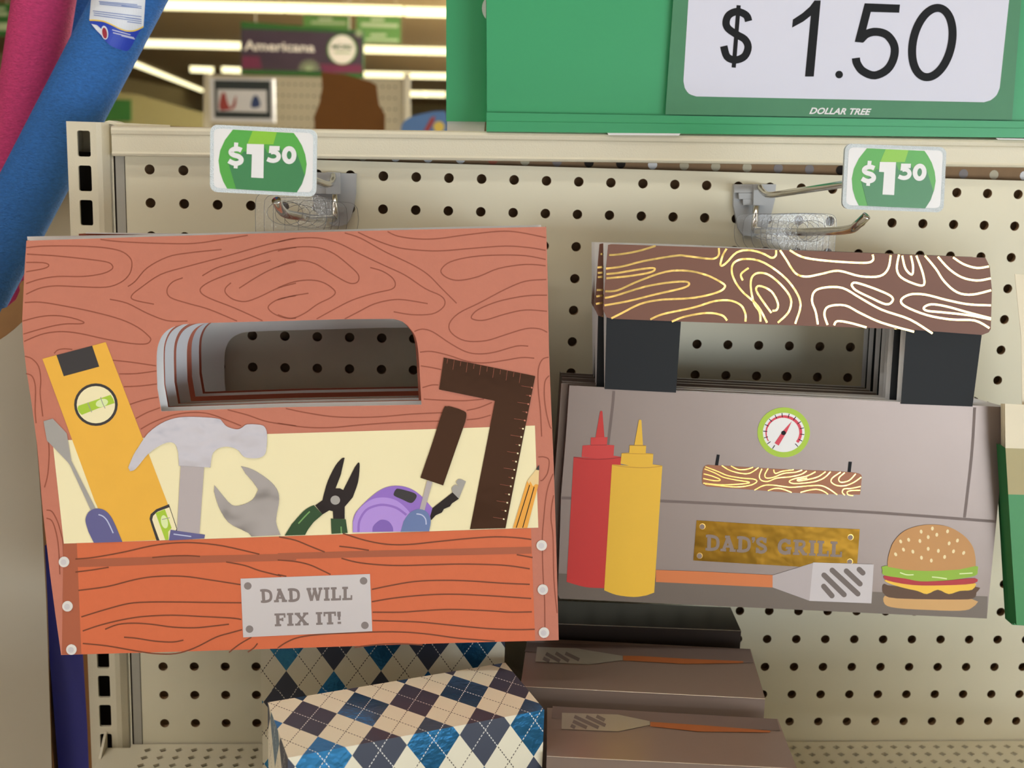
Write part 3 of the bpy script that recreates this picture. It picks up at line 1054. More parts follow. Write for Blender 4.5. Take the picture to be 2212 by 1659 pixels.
def price_tag(label, quad, y):
    pl = PY(y)
    f = quadmap(quad)
    g = lambda pts: [f(*inv(LQ, p)) for p in A8(pts)]
    k = (quad[1][0] - quad[0][0]) / 231
    t = thing('price_tag', label, 'price tag', pl.pt((quad[0][0] + quad[1][0]) / 2, quad[2][1]), 'price tags on the hook arms')
    asp = (quad[3][1] - quad[0][1]) / (quad[1][0] - quad[0][0])
    mb = MB()
    mb.poly(pl, [f(x, v / asp) for x, v in rrect(0, 0, 1, asp, .07)], M['tag_glitter'], thick=.1)
    mb.build('plate', t)
    mb = MB()
    mb.poly(pl, [f(x, v / asp) for x, v in rrect(.035, .035, .965, asp - .04, .05)], M['tag_white'], .004)
    outl = g([(392, 160), (1095, 200), (1140, 260), (1190, 345), (1228, 450), (1245, 560), (1230, 670), (1190, 790), (1130, 887), (760, 868), (325, 842), (280, 760), (242, 650), (225, 520), (245, 400), (300, 280)])
    mb.poly(pl, outl, M['tag_green'], .008)
    mb.poly(pl, g([(620, 176), (900, 190), (860, 330), (760, 330), (560, 325)]), M['tag_bright'], .011)
    mb.poly(pl, g([(345, 560), (440, 500), (520, 410), (555, 420), (610, 450), (745, 330), (790, 430), (830, 420), (930, 360), (975, 430), (1040, 370), (1130, 430), (1222, 690), (1190, 790), (1130, 886), (760, 867), (430, 847)]), M['tag_dark'], .014)
    mb.build('price_card', t)
    mb = MB()
    w = M['tag_white']
    mb.ribbon(pl, g([(492, 400), (455, 385), (410, 385), (375, 405), (372, 432), (405, 455), (455, 470), (488, 500), (480, 535), (435, 552), (390, 545), (345, 520)]), 10.5 * k, w, .018)
    mb.poly(pl, g([(408, 308), (456, 312), (450, 360), (404, 356)]), w, .0184)
    mb.poly(pl, g([(404, 560), (450, 562), (446, 610), (402, 606)]), w, .0184)
    mb.poly(pl, g([(555, 325), (752, 330), (745, 722), (604, 714), (612, 447), (550, 442)]), w, .0188)
    mb.poly(pl, g([(815, 348), (934, 351), (931, 404), (860, 402), (855, 430), (808, 432)]), w, .0192)
    mb.ribbon(pl, g([(830, 425), (865, 418), (905, 435), (922, 470), (905, 505), (865, 520), (825, 515), (790, 500)]), 9.5 * k, w, .0196)
    mb.ribbon(pl, g(ell(1043, 455, 56, 76, 16)), 10.5 * k, w, .02, 2, True)
    mb.build('lettering', t)
    return t


price_tag('silver edged green price tag on the left hook, above the toolbox bags', LQ, -8.2)
price_tag('silver edged green price tag on the right hook, above the grill bags', RQ, -8.0)

# ================================================================ BIG SIGN ON THE RAIL
t = thing('rail_sign', 'large green price sign with the $ 1.50 card standing on the top rail', 'sign', PY(.1).pt(1600, 300))
pl = PY(-.05)
mb = MB()
mb.poly(pl, [(1050, -260), (2360, -260), (2360, 300), (1052, 284)], M['sign_green'], thick=.35)
mb.build('back_panel', t)
mb = MB()
pf = PY(-.3)
mb.poly(pf, [(1051, 243), (2330, 264), (2330, 279), (1051, 262)], M['sign_green'], thick=.2)
mb.poly(PY(-.38), [(1051, 262), (2330, 279), (2330, 299), (1051, 284)], M['sign_green'], thick=.3)
mb.build('bottom_ledge', t)
mb = MB()
pk = PY(-.42)
mb.poly(pk, B4([(-300, 802), (140, 805), (130, 818), (-295, 815)]), M['paper_white'], thick=.05)
mb.build('foot_clip', t)
mb = MB()
mb.poly(pk, B4([(2045, 834), (2300, 838), (2300, 846), (2055, 842)]), M['paper_white'], thick=.05)
mb.build('foot_clip', t)
mb = MB()
pc = PY(-.22)
mb.poly(pc, [(1472, -300)] + B4([(96, 0), (48, 690), (2140, 722), (2140, 715), (2196, 0)]) + [(2216, -300)], M['card_green'], thick=.04)
mb.poly(pc, [(1494, -260)] + B4([(187, 0), (157, 490)]) + B4(smooth([(165, 530), (190, 565), (235, 582)], 3)) + B4([(1970, 617)]) + B4(smooth([(2010, 605), (2045, 575), (2065, 530)], 3)) + B4([(2122, 0)]) + [(2190, -260)], M['card_white'], .006)
mb.build('price_card', t)
mb = MB()
k = M['ink_black']
mb.ribbon(pc, B4([(550, 128), (535, 92), (482, 70), (432, 90), (414, 132), (425, 170), (475, 207), (527, 238), (547, 285), (525, 340), (470, 362), (420, 342), (400, 278)]), 16, k, .012)
mb.ribbon(pc, B4([(490, 32), (460, 408)]), 9, k, .0124, 0)
mb.build('currency_sign', t)
mb = MB()
mb.poly(pc, B4([(948, 3), (985, 3), (943, 462), (890, 462), (925, 95), (880, 130), (812, 167), (817, 118), (875, 80), (920, 40)]), k, .0128)
mb.poly(pc, B4(ell(1096, 450, 23, 23, 18)), k, .0132)
mb.poly(pc, B4([(1250, 20), (1463, 28), (1458, 77), (1287, 72), (1254, 200), (1240, 258), (1190, 253)]), k, .0136)
mb.ribbon(pc, B4([(1225, 240), (1262, 205), (1320, 192), (1385, 212), (1428, 275), (1425, 350), (1385, 420), (1310, 455), (1240, 430), (1205, 385), (1197, 350)]), 17.5, k, .014)
zo = [(1658 + 118 * math.cos(a) - 32 * math.sin(a), 257 + 209 * math.sin(a)) for a in [2 * PI * i / 28 for i in range(28)]]
mb.ribbon(pc, B4(zo), 17.5, k, .0144, 2, True)
mb.build('price_number', t)
mb = MB()
font_text(mb, pc, 'DOLLAR TREE', B4([(922, 648), (1292, 655), (1285, 694), (915, 688)]), M['tag_white'], .012, .03, .25)
mb.build('shop_lettering', t)
t = thing('rail_sign', 'narrow green sign panel with a white disc, standing behind the large price sign', 'sign', PY(1.2).pt(1007, 262))
mb = MB()
pl = PY(1.2)
mb.poly(pl, [(964, -260), (1130, -260), (1130, 264), (964, 262)], M['sign_green'], thick=.2)
mb.poly(pl, ell(1070, 18, 29, 32), M['tag_white'], .01)
mb.build('panel', t)
mb = MB()
mb.poly(PY(1.3), [(966, 262), (1048, 263), (1046, 284), (966, 284)], M['paper_white'], thick=.3)
mb.build('foot', t)

# ================================================================ TOOLBOX BAGS
b1y = lambda d: -7.4 - (d - 1.2) * .03
BP = Plane((0, 1.2, -7.4), (0, .03, 1))
front_out = [(57, 520), (300, 512), (600, 503), (900, 496), (1180, 490), (1183, 600), (1186, 760), (1190, 862), (1196, 1000), (1202, 1190), (1207, 1383),
             (900, 1391), (600, 1401), (300, 1410), (132, 1415), (120, 1330), (108, 1240), (92, 1100), (80, 960), (68, 870), (57, 800), (50, 740), (48, 690), (52, 600)]
hole = Z3(smooth([(1175, 1240), (1170, 1000), (1190, 890), (1240, 815), (1330, 770), (1450, 757), (1560, 752)], 4)) + Z4([(0, 738), (500, 724), (820, 722)]) + \
    Z4(smooth([(860, 722), (930, 742), (985, 790), (1025, 850), (1045, 930), (1055, 1040)], 4)) + Z4([(1073, 1362), (0, 1382)]) + Z3([(1205, 1412)])


def hang_tab(mb, px, py, y, w=1.0, side=1):
    """clear plastic hang tab: a head with an open slot over the prong and a stem going down into the bag"""
    pl = PY(y)
    c = pl.pt(px, py)
    P2 = lambda x, d: (c[0] + x * side, c[1] + d, y)
    head = smooth([(-.95, -.3), (-.8, -.46), (-.4, -.5), (.5, -.5), (.72, -.42), (.78, -.2), (.78, .5)], 4) + [(.78, 1.25), (.05, 1.25)] + \
        smooth([(.02, .7), (-.12, .5), (-.35, .62), (-.7, .56), (-.92, .35), (-.98, 0)], 4)
    head = [(x * w, d) for x, d in head]
    slot = [(x * .45 * w + .05, d * .3 - .02) for x, d in ell(0, 0, 1, 1, 16)]
    loops = [[Vector((x, d, 0)) for x, d in head], [Vector((x, d, 0)) for x, d in slot]]
    flat = head + slot
    for off, fl in ((0, False),):
        b = len(mb.v)
        mb.v += [add(P2(x, d), (0, 0, off)) for x, d in flat]
        for tr in tessellate_polygon(loops):
            mb.f.append(tuple(b + q for q in (tr[::-1] if fl else tr))); mb.mi.append(mb.mat(M['clear_plastic']))
    for l in (head, slot):
        pts = [add(P2(x, d), (0, 0, .006)) for x, d in l]
        mb.tube(pts + [pts[0]], .006, M['plastic_edge'], 5, False)


def prong_at(pts, y):
    for a, b in zip(pts, pts[1:]):
        if b[2] <= y <= a[2]:
            k = (y - a[2]) / (b[2] - a[2])
            return tuple(a[i] + (b[i] - a[i]) * k for i in range(3))
    return pts[-1]


def to_px(p):
    d = sub(p, C)
    c = [sum(R[i][j] * d[j] for j in range(3)) for i in range(3)]
    return (W / 2 + F * c[0] / c[2], H / 2 + F * c[1] / c[2])


GT = 'toolbox gift bags on the left hook'
hl = (340, 800)                                         # left edge and bottom edge of the handle hole
hb_ = (636, 879.5)


def bag_panel(front, mats, zoff=0.0, trim=0):
    mb = MB()
    mb.poly(BP, [(x - trim if x > 1100 else x, y) for x, y in front_out], mats[0], zoff, [hole], .014, M['paper_white'], mats[1])
    return mb


def moved(y, lx, by, pl_y=-7.0):
    """offset that carries the front panel to depth y with its hole edges on these sight lines"""
    a, b = PY(b1y(5)).pt(*hl), PY(b1y(6)).pt(*hb_)
    p, q = PY(y).pt(lx, 800), PY(y).pt(636, by)
    return (p[0] - a[0], q[1] - b[1], y + 7.4)


def gusset(mb, dy, mt):
    for e_ in ([front_out[0]] + front_out[:-len(front_out):-1][:10],):
        pts = [BP.pt(*q) for q in e_]
        for p, q in zip(pts, pts[1:]):
            mb.face([p, q, add(q, (.0, 0, dy)), add(p, (.0, 0, dy))], mt)
    pts = [BP.pt(*q) for q in front_out[4:11]]
    for p, q in zip(pts, pts[1:]):
        mb.face([p, q, add(q, (0, 0, dy)), add(p, (0, 0, dy))], mt)
    pts = [BP.pt(*q) for q in front_out[10:15]]
    for p, q in zip(pts, pts[1:]):
        mb.face([p, q, add(q, (0, 0, dy)), add(p, (0, 0, dy))], mt)


fb = thing('gift_bag', 'front toolbox gift bag with printed tools and a Dad will fix it plate', 'gift bag', add(BP.pt(660, 1400), (0, 0, .2)), GT)
mb = bag_panel(fb, (M['terracotta'], M['paper_white']))
G = M['grain_line']
UP3 = [[(195, 190), (330, 178), (560, 178), (760, 188), (900, 215), (970, 265), (985, 320), (965, 390), (900, 450), (790, 485), (600, 482), (420, 475), (300, 492), (195, 538)],
       [(200, 238), (400, 250), (600, 270), (790, 295), (840, 325), (830, 355), (760, 385), (620, 405), (430, 405), (300, 425), (195, 458)],
       [(195, 300), (320, 302), (365, 320), (330, 345), (195, 370)],
       [(185, 600), (300, 597), (480, 625), (700, 670), (900, 725), (1030, 785), (1110, 850), (1125, 880), (1090, 908), (980, 905), (800, 875), (620, 835), (500, 818), (400, 820), (300, 840), (180, 890)],
       [(170, 738), (300, 705), (420, 697), (540, 715), (625, 745), (600, 758), (480, 760), (350, 785), (175, 835)],
       [(750, 128), (900, 145), (1200, 158), (1450, 158), (1650, 130), (1850, 98)],
       [(955, 480), (1010, 440), (1100, 340), (1250, 260), (1400, 230), (1655, 203)],
       [(2210, 120), (2000, 165), (1700, 250), (1400, 330), (1200, 390), (1050, 490), (985, 545), (1000, 580), (1150, 612)],
       [(820, 575), (950, 605), (1100, 680), (1250, 735), (1400, 738)],
       [(1365, 415), (1290, 445), (1248, 500), (1270, 560), (1400, 605), (1560, 650), (1770, 738)],
       [(2210, 188), (2050, 210), (1800, 285), (1620, 340), (1510, 400)],
       [(2020, 285), (1850, 340), (1620, 420), (1510, 480), (1500, 525), (1570, 570), (1750, 640), (1960, 735)],
       [(2210, 295), (2080, 330), (1950, 390), (1785, 493)],
       [(1725, 452), (1685, 490), (1685, 530), (1740, 575), (1830, 592), (1930, 560), (2080, 490), (2210, 455)],
       [(2210, 548), (2080, 575), (2005, 625), (2020, 665), (2080, 700), (2150, 718), (2210, 715)],
       [(185, 1000), (240, 1020), (290, 1080), (305, 1180), (300, 1280), (320, 1450)], [(195, 1130), (240, 1150), (265, 1230), (262, 1400), (270, 1500)],
       [(405, 980), (430, 955), (480, 945), (540, 950)], [(840, 1030), (980, 1045), (1165, 1072)], [(890, 1132), (1020, 1130), (1168, 1110)], [(925, 1228), (1050, 1222), (1172, 1207)],
       [(970, 1360), (1080, 1325), (1180, 1306)], [(1015, 1465), (1100, 1420), (1195, 1385)], [(1050, 1545), (1150, 1490), (1290, 1440), (1430, 1420), (1560, 1430), (1700, 1480), (1800, 1520)],
       [(1700, 1400), (1850, 1440), (2000, 1490), (2210, 1520)]]
UP4 = [[(820, 70), (900, 105), (1050, 125), (1200, 122), (1400, 95), (1650, 68), (1800, 75), (2000, 115)],
       [(600, 75), (720, 130), (900, 190), (1100, 212), (1250, 212), (1450, 195), (1700, 178), (1880, 190), (2000, 210)],
       [(500, 80), (620, 120), (800, 220), (1000, 315), (1120, 390), (1220, 490), (1335, 605)],
       [(0, 148), (120, 122), (300, 118), (450, 155), (620, 240), (800, 325), (950, 395), (1100, 495), (1210, 545), (1248, 590), (1230, 640), (1150, 685), (1000, 690), (865, 668)],
       [(0, 215), (150, 185), (300, 190), (420, 235), (530, 320), (600, 390), (600, 440), (560, 458), (500, 440), (380, 370), (280, 310), (180, 287), (80, 300), (0, 335)],
       [(690, 338), (780, 365), (850, 410), (878, 460), (850, 500), (720, 530), (560, 580), (420, 650), (290, 722)],
       [(0, 490), (120, 445), (250, 432), (350, 455), (428, 515), (400, 560), (300, 610), (200, 680), (100, 718), (0, 690)],
       [(0, 580), (100, 552), (230, 530)], [(500, 722), (600, 670), (720, 610), (850, 580), (950, 580), (1120, 608)],
       [(2000, 278), (1850, 250), (1650, 245), (1450, 258), (1290, 295), (1222, 350), (1230, 390), (1290, 425), (1370, 433), (1500, 405), (1650, 345), (1850, 315), (2000, 325)],
       [(2005, 428), (1850, 440), (1700, 500), (1500, 605), (1350, 680), (1280, 760), (1300, 830), (1400, 885), (1550, 885), (1700, 840), (1850, 795), (1950, 795), (2012, 822)],
       [(2010, 545), (1850, 550), (1650, 590), (1500, 650), (1445, 705), (1470, 728), (1550, 730), (1700, 685), (1850, 655), (2010, 665)],
       [(1020, 815), (1080, 798), (1160, 820), (1280, 900), (1400, 965), (1500, 983), (1620, 970), (1780, 925), (1870, 925)],
       [(1062, 970), (1150, 965), (1280, 995), (1420, 1040), (1550, 1050), (1700, 1030), (1820, 1010), (1915, 1015)], [(1068, 1072), (1150, 1085), (1220, 1100)], [(1080, 1235), (1150, 1215), (1200, 1215)],
       [(1090, 1320), (1250, 1330), (1400, 1332), (1540, 1320)], [(1410, 1405), (1500, 1385), (1600, 1345)],
       [(60, 1390), (200, 1420), (400, 1450), (600, 1457), (800, 1450), (1000, 1432), (1230, 1422)], [(0, 1500), (200, 1530), (400, 1533), (600, 1515), (800, 1500), (1000, 1490), (1210, 1485)],
       [(1410, 1475), (1500, 1465), (1590, 1440)], [(2022, 1008), (1975, 1025), (1945, 1100), (1945, 1250), (1960, 1400), (1970, 1600)], [(2026, 1145), (1995, 1190), (1990, 1300), (2005, 1420), (2030, 1520), (2044, 1540)]]
UP6 = [[(1945, 785), (1990, 785), (2025, 810), (2015, 900), (1980, 955), (1960, 960)], [(2055, 910), (2020, 1000), (2000, 1100), (1985, 1250), (1975, 1400), (1980, 1659), (1992, 1850), (1995, 2140)],
       [(2060, 1070), (2045, 1150), (2040, 1250), (2055, 1380), (2062, 1700), (2085, 1950)]]
UP5 = [[(155, 800), (160, 900), (150, 1050), (125, 1150)], [(140, 1320), (180, 1330), (220, 1400), (250, 1500), (265, 1600), (280, 2000), (330, 2290)], [(140, 1380), (180, 1400), (210, 1480), (230, 1600), (240, 1800)]]
for zf, ls in ((Z3, UP3), (Z4, UP4), (Z6, UP6), (Z5, UP5)):
    for l in ls:
        mb.ribbon(BP, zf(l), 2.5, G, .004)
mb.build('front_panel', fb)
mb = MB()
mb.poly(BP, Z5([(185, 800), (865, 780), (2005, 745)]) + Z6([(1200, 575), (1920, 550), (1945, 1312)]) + Z5([(2005, 1512), (270, 1570)]), M['cream_print'], .006)
o = mb.build('cream_window', fb)
mb = MB()
OB = [(166, 1173), (400, 1166), (800, 1152), (1147, 1141), (1151, 1250), (1156, 1384), (900, 1391), (600, 1401), (300, 1410), (176, 1413)]
mb.poly(BP, OB, M['board_orange'], .006)
mb.poly(BP, [(137, 1174), (166, 1173), (176, 1413), (134, 1414)], M['seam_brown'], .005)
mb.poly(BP, Z7([(300, 222), (600, 208), (1000, 196), (1854, 178), (1854, 225), (1000, 248), (600, 265), (300, 272)]) , M['seam_brown'], .009)
mb.poly(BP, Z8([(0, 175), (600, 158), (1200, 145), (1750, 130), (1752, 178), (1200, 190), (600, 203), (0, 217)]), M['seam_brown'], .0092)
for zf, ls in ((Z7, [[(330, 215), (450, 205), (650, 170), (850, 125), (1000, 105), (1150, 103), (1350, 125), (1600, 182)], [(330, 305), (450, 290), (560, 272)], [(860, 205), (980, 195), (1100, 192), (1190, 197)],
                     [(350, 432), (550, 405), (750, 355), (900, 335), (1080, 335), (1250, 358), (1470, 392)], [(370, 615), (550, 560), (700, 522), (850, 512), (1050, 512), (1250, 515), (1475, 517)],
                     [(380, 712), (500, 672), (650, 635), (800, 612), (1000, 603), (1200, 612), (1400, 622), (1475, 632)], [(535, 700), (620, 668), (720, 658), (850, 665), (1000, 685), (1150, 690), (1280, 678), (1390, 665)],
                     [(665, 755), (750, 762), (880, 782), (1000, 788), (1075, 775)], [(380, 798), (550, 815), (750, 850), (880, 868), (1020, 868), (1150, 830), (1300, 755), (1400, 725), (1480, 703)],
                     [(1390, 860), (1460, 805), (1545, 755)], [(1520, 858), (1560, 830), (1587, 797)], [(1370, 235), (1500, 260), (1600, 295), (1750, 333)]]),
                (Z8, [[(10, 62), (120, 85), (220, 125), (325, 167)], [(450, 38), (600, 85), (750, 113), (900, 115), (1100, 95), (1300, 75), (1500, 62), (1650, 68), (1750, 80)], [(425, 127), (520, 138), (630, 155)],
                     [(440, 210), (550, 238), (700, 255), (860, 260), (1050, 255), (1250, 250), (1450, 253), (1600, 262), (1740, 283)], [(1650, 185), (1760, 205)], [(0, 222), (120, 232), (220, 255), (310, 295), (365, 322)], [(0, 322), (60, 335)],
                     [(650, 425), (780, 398), (950, 370), (1150, 362), (1350, 368), (1550, 382), (1740, 390)], [(650, 510), (800, 485), (1000, 465), (1200, 458), (1450, 468), (1750, 488)], [(655, 582), (850, 582), (1000, 572), (1200, 563), (1450, 572), (1600, 582), (1755, 580)],
                     [(655, 640), (850, 645), (1000, 652), (1200, 672), (1450, 695), (1650, 703), (1775, 700)], [(0, 830), (60, 790), (150, 755), (300, 735), (500, 725), (700, 718), (880, 720), (1050, 735), (1250, 762), (1500, 782)], [(530, 825), (700, 805), (850, 800), (1000, 808)]])):
    for l in ls:
        mb.ribbon(BP, zf(l), 2.9, M["board_line"], .0115)
mb.build('box_front', fb)['label'] = 'orange wood grain front boards'
# --- the printed and foiled tools
def deco(name, label, fn):
    d = MB()
    fn(d)
    o = d.build(name, fb)
    o['label'] = label
    return o


def f_level(d):
    d.poly(BP, Z5([(110, 190), (583, 65), (860, 785), (1115, 1455), (1120, 1536), (640, 1557), (500, 1250)]), M['level_yellow'], .012)
    d.poly(BP, Z5([(215, 162), (482, 92), (535, 248), (270, 320)]), M['ink_dark'], .014)
    d.poly(BP, Z5(ell(510, 532, 163, 159)), M['ink_dark'], .014)
    d.poly(BP, Z5(ell(510, 532, 143, 139)), M['cream_print'], .016)
    d.poly(BP, Z5([(372, 560), (380, 540), (500, 500), (620, 458), (640, 490), (650, 520), (520, 562), (405, 608), (385, 590)]), M['lime'], .018)
    d.poly(BP, Z5(ell(555, 519, 47, 29, 20, -.3)), M['pale_lime'], .02)
    d.ribbon(BP, Z5([(450, 515), (462, 550), (480, 588)]), 1.6, M['grey_print'], .022, 2)
    d.ribbon(BP, Z5([(545, 475), (560, 520), (580, 560)]), 1.6, M['grey_print'], .022, 2)
    d.poly(BP, Z5([(1055, 1275), (960, 1313), (918, 1350), (910, 1385), (930, 1450), (962, 1546), (1062, 1542), (1120, 1500), (1115, 1455)]), M['ink_dark'], .014)
    d.poly(BP, Z5([(1058, 1298), (970, 1330), (937, 1362), (930, 1390), (950, 1450), (985, 1545), (1062, 1541), (1112, 1460)]), M['cream_print'], .016)
    d.poly(BP, Z5([(955, 1340), (1025, 1312), (1075, 1452), (1050, 1480), (1052, 1540), (1028, 1542)]), M['lime'], .018)
    d.poly(BP, Z5(ell(1022, 1406, 26, 50, 20, -.2)), M['pale_lime'], .02)
    d.ribbon(BP, Z5([(1003, 1389), (1062, 1375)]), 1.6, M['grey_print'], .022, 0)


deco('spirit_level', 'yellow spirit level', f_level)


def f_sd(d):
    d.poly(BP, Z5([(120, 655), (188, 635), (293, 745), (328, 950), (508, 1305), (472, 1318), (318, 985), (300, 960), (195, 850), (145, 800)]), M['grey_print'], .024)
    d.poly(BP, Z5([(495, 1562)] + smooth([(455, 1480), (433, 1400), (445, 1350), (475, 1318), (525, 1306), (580, 1322), (625, 1370), (660, 1440)], 4) + [(708, 1555)]), M['slate_blue'], .026)
    d.ribbon(BP, Z5([(530, 1352), (560, 1362), (590, 1390), (615, 1435), (640, 1490)]), 2.6, M['pale_ink'], .028)


deco('screwdriver', 'grey screwdriver with a slate blue handle, left end', f_sd)


def f_ham(d):
    d.poly(BP, Z5([(1143, 985), (1318, 998), (1283, 1500), (1115, 1480)]), M['spatula_neck'], .024)
    d.poly(BP, Z5([(1068, 1465), (1325, 1502), (1320, 1530), (1055, 1545)]), M['slate_blue'], .026)
    d.ribbon(BP, Z5([(1090, 1497), (1222, 1515)]), 2.4, M['pale_ink'], .028, 0)
    d.poly(BP, Z5(smooth([(752, 1000), (790, 910), (830, 845), (900, 745), (1000, 670), (1100, 632), (1200, 622), (1330, 626), (1430, 637), (1455, 660), (1490, 695), (1560, 715), (1600, 703), (1640, 678), (1740, 682), (1775, 705), (1788, 760), (1780, 880), (1750, 920), (1690, 932), (1615, 920), (1570, 870), (1500, 845), (1430, 855), (1385, 892), (1372, 940)], 3)) + Z5([(1365, 1000), (1130, 987)]) + Z5(smooth([(1125, 890), (1105, 830), (1060, 812), (990, 835), (900, 900), (830, 985), (795, 1020), (765, 1027)], 3)), M['silver_foil'], .03, thick=.006)


deco('hammer', 'silver foil claw hammer', f_ham)
deco('wrench', 'silver foil spanner jaw', lambda d: d.poly(BP, Z5(smooth([(1592, 990), (1680, 1015), (1790, 1085), (1860, 1160), (1878, 1240), (1862, 1340), (1855, 1400), (1866, 1450)], 3) + [(1888, 1505), (1672, 1515)] + smooth([(1650, 1490), (1600, 1465), (1500, 1410), (1430, 1300), (1392, 1180)], 3) + [(1395, 1132)] + smooth([(1450, 1200), (1525, 1280), (1600, 1280), (1680, 1240), (1722, 1165)], 3) + [(1680, 1105), (1630, 1050)]), M['wrench_foil'], .024, thick=.006))


def f_pl(d):
    d.poly(BP, Z6(smooth([(500, 790), (478, 795), (430, 850), (375, 960), (345, 1060), (335, 1105)], 3) + [(280, 1145), (335, 1212), (385, 1182), (412, 1188), (415, 1243), (500, 1245), (500, 1155)] + smooth([(560, 1085), (600, 970), (612, 850), (603, 825), (575, 860)], 3) + [(490, 1030), (465, 1018), (432, 1018), (470, 920)]), M['black_foil'], .024, thick=.006)
    d.poly(BP, Z6(ell(430, 1105, 36, 34)), M['grey_print'], .028)
    d.poly(BP, Z6([(270, 1142), (335, 1212)] + smooth([(270, 1268), (230, 1320), (205, 1365)], 3) + [(52, 1370)] + smooth([(105, 1285), (190, 1190), (240, 1155)], 3)), M['grip_green'], .026)
    d.poly(BP, Z6([(397, 1243), (508, 1248), (522, 1350), (402, 1357)]), M['grip_green'], .026)
    d.ribbon(BP, Z6([(240, 1190), (205, 1225), (155, 1280)]), 2.8, M['leaf_line'], .028, 3)
    d.ribbon(BP, Z6([(473, 1302), (476, 1352)]), 2.8, M['leaf_line'], .028, 0)


deco('pliers', 'dark foil pliers with green grips', f_pl)


def f_tape(d):
    d.poly(BP, Z6([(560, 1346)] + smooth([(560, 1265), (585, 1195), (680, 1095), (780, 1022), (880, 998), (980, 1015), (1065, 1068), (1155, 1165)], 4) + [(1140, 1230), (1130, 1337)]), M['purple'], .024)
    d.poly(BP, Z6([(562, 1346)] + smooth([(562, 1270), (600, 1180), (690, 1105), (790, 1085), (890, 1110), (980, 1190), (1010, 1260)], 4) + [(1015, 1338)]), M['lilac'], .026)
    d.ribbon(BP, Z6([(603, 1342), (610, 1260), (660, 1180), (740, 1145), (810, 1142), (890, 1165), (960, 1215)]), 5, M['purple'], .028)
    d.poly(BP, Z6(smooth([(707, 1341), (712, 1300), (750, 1262), (785, 1250), (830, 1265), (858, 1305), (862, 1339)], 3)), M['violet'], .029)
    d.poly(BP, Z6(smooth([(865, 1062), (880, 1028), (905, 1020), (1000, 1045), (1032, 1062), (1035, 1085), (1012, 1118), (985, 1125), (930, 1100), (880, 1078)], 3, True)), M['ink_dark'], .03)
    d.poly(BP, Z6([(1155, 1165), (1305, 1048), (1352, 1095), (1300, 1130), (1285, 1152), (1240, 1172), (1225, 1198), (1180, 1218), (1145, 1255), (1138, 1225)]), M['black_foil'], .027, thick=.005)
    d.poly(BP, Z6(smooth([(1305, 1048), (1298, 1015), (1325, 990), (1350, 1000), (1330, 972), (1350, 948), (1375, 950)], 3) + [(1405, 965), (1352, 1095)]), M['grey_print'], .0275)


deco('tape_measure', 'purple tape measure with its blade out', f_tape)


def f_chisel(d):
    d.poly(BP, Z6([(1115, 960), (1155, 970), (1095, 1185), (1058, 1178)]), M['spatula_neck'], .031)
    d.poly(BP, Z6([(918, 1341)] + smooth([(940, 1262), (985, 1200), (1050, 1172), (1110, 1190), (1140, 1245), (1140, 1290)], 4) + [(1130, 1337)]), M['sky_slate'], .033)
    d.ribbon(BP, Z6([(1035, 1207), (1075, 1215), (1103, 1245), (1108, 1287)]), 2.6, M['pale_ink'], .035)
    d.poly(BP, Z6([(1065, 938)] + smooth([(1150, 690), (1235, 430), (1262, 407), (1295, 408), (1390, 440), (1408, 468), (1400, 520)], 3) + [(1235, 995)]), M['bronze_foil'], .033, thick=.006)


deco('putty_knife', 'dark bronze foil putty knife with a blue handle', f_chisel)


def f_sq(d):
    d.poly(BP, Z6([(1240, 42), (1922, 180), (1700, 1315), (1435, 1322), (1622, 365), (1205, 280)]), M['bronze_foil'], .024, thick=.006)
    for k in range(12):
        x, y = 1268 + k * 49.5, 50 + k * 10
        l = 36 if k % 2 == 0 else 72
        d.ribbon(BP, Z6([(x, y), (x - l * .14, y + l)]), .8, M['grain_line'], .026, 0)
    for k in range(17):
        u = k / 17
        x, y = 1905 - 222 * (u + .04), 265 + 1120 * u * .93
        l = 30 if k % 2 else 80
        d.ribbon(BP, Z6([(x, y), (x - l, y - l * .16)]), .8, M['grain_line'], .026, 0)
        d.poly(BP, Z6([(x - 6, y - 5), (x + 6, y - 3), (x + 5, y + 8), (x - 6, y + 6)]), M['terracotta'] if y < 560 else M['cream_print'], .0262)


deco('try_square', 'dark bronze foil carpenter square', f_sq)


def f_pen(d):
    d.poly(BP, Z6([(1755, 1314), (1862, 962), (1875, 985), (1885, 965), (1905, 1000), (1925, 985), (1945, 992), (1862, 1313)]), M['pencil_orange'], .024)
    d.poly(BP, Z6([(1862, 962), (1935, 870), (1950, 880), (1946, 990), (1925, 985), (1905, 1002), (1885, 965), (1875, 987)]), M['pencil_wood'], .026)
    d.poly(BP, Z6([(1935, 862), (1951, 842), (1951, 882), (1926, 878)]), M['ink_dark'], .028)
    d.ribbon(BP, Z6([(1880, 992), (1780, 1311)]), 1.8, M['ink_black'], .0265, 0)
    d.ribbon(BP, Z6([(1914, 1006), (1828, 1311)]), 1.8, M['ink_black'], .0265, 0)


deco('pencil', 'orange pencil at the right end', f_pen)
for c in Z7([(252, 234), (276, 540), (303, 839)]) + Z8([(1822, 120), (1830, 425), (1838, 722)]):
    d = MB()
    d.poly(BP, ell(c[0], c[1], 11.3, 11.3, 24), M['rivet_white'], .03, thick=.02)
    d.poly(BP, ell(c[0] - .8, c[1] + .5, 6.2, 6.2, 20), M['plate_grey'], .034)
    d.build('rivet', fb)


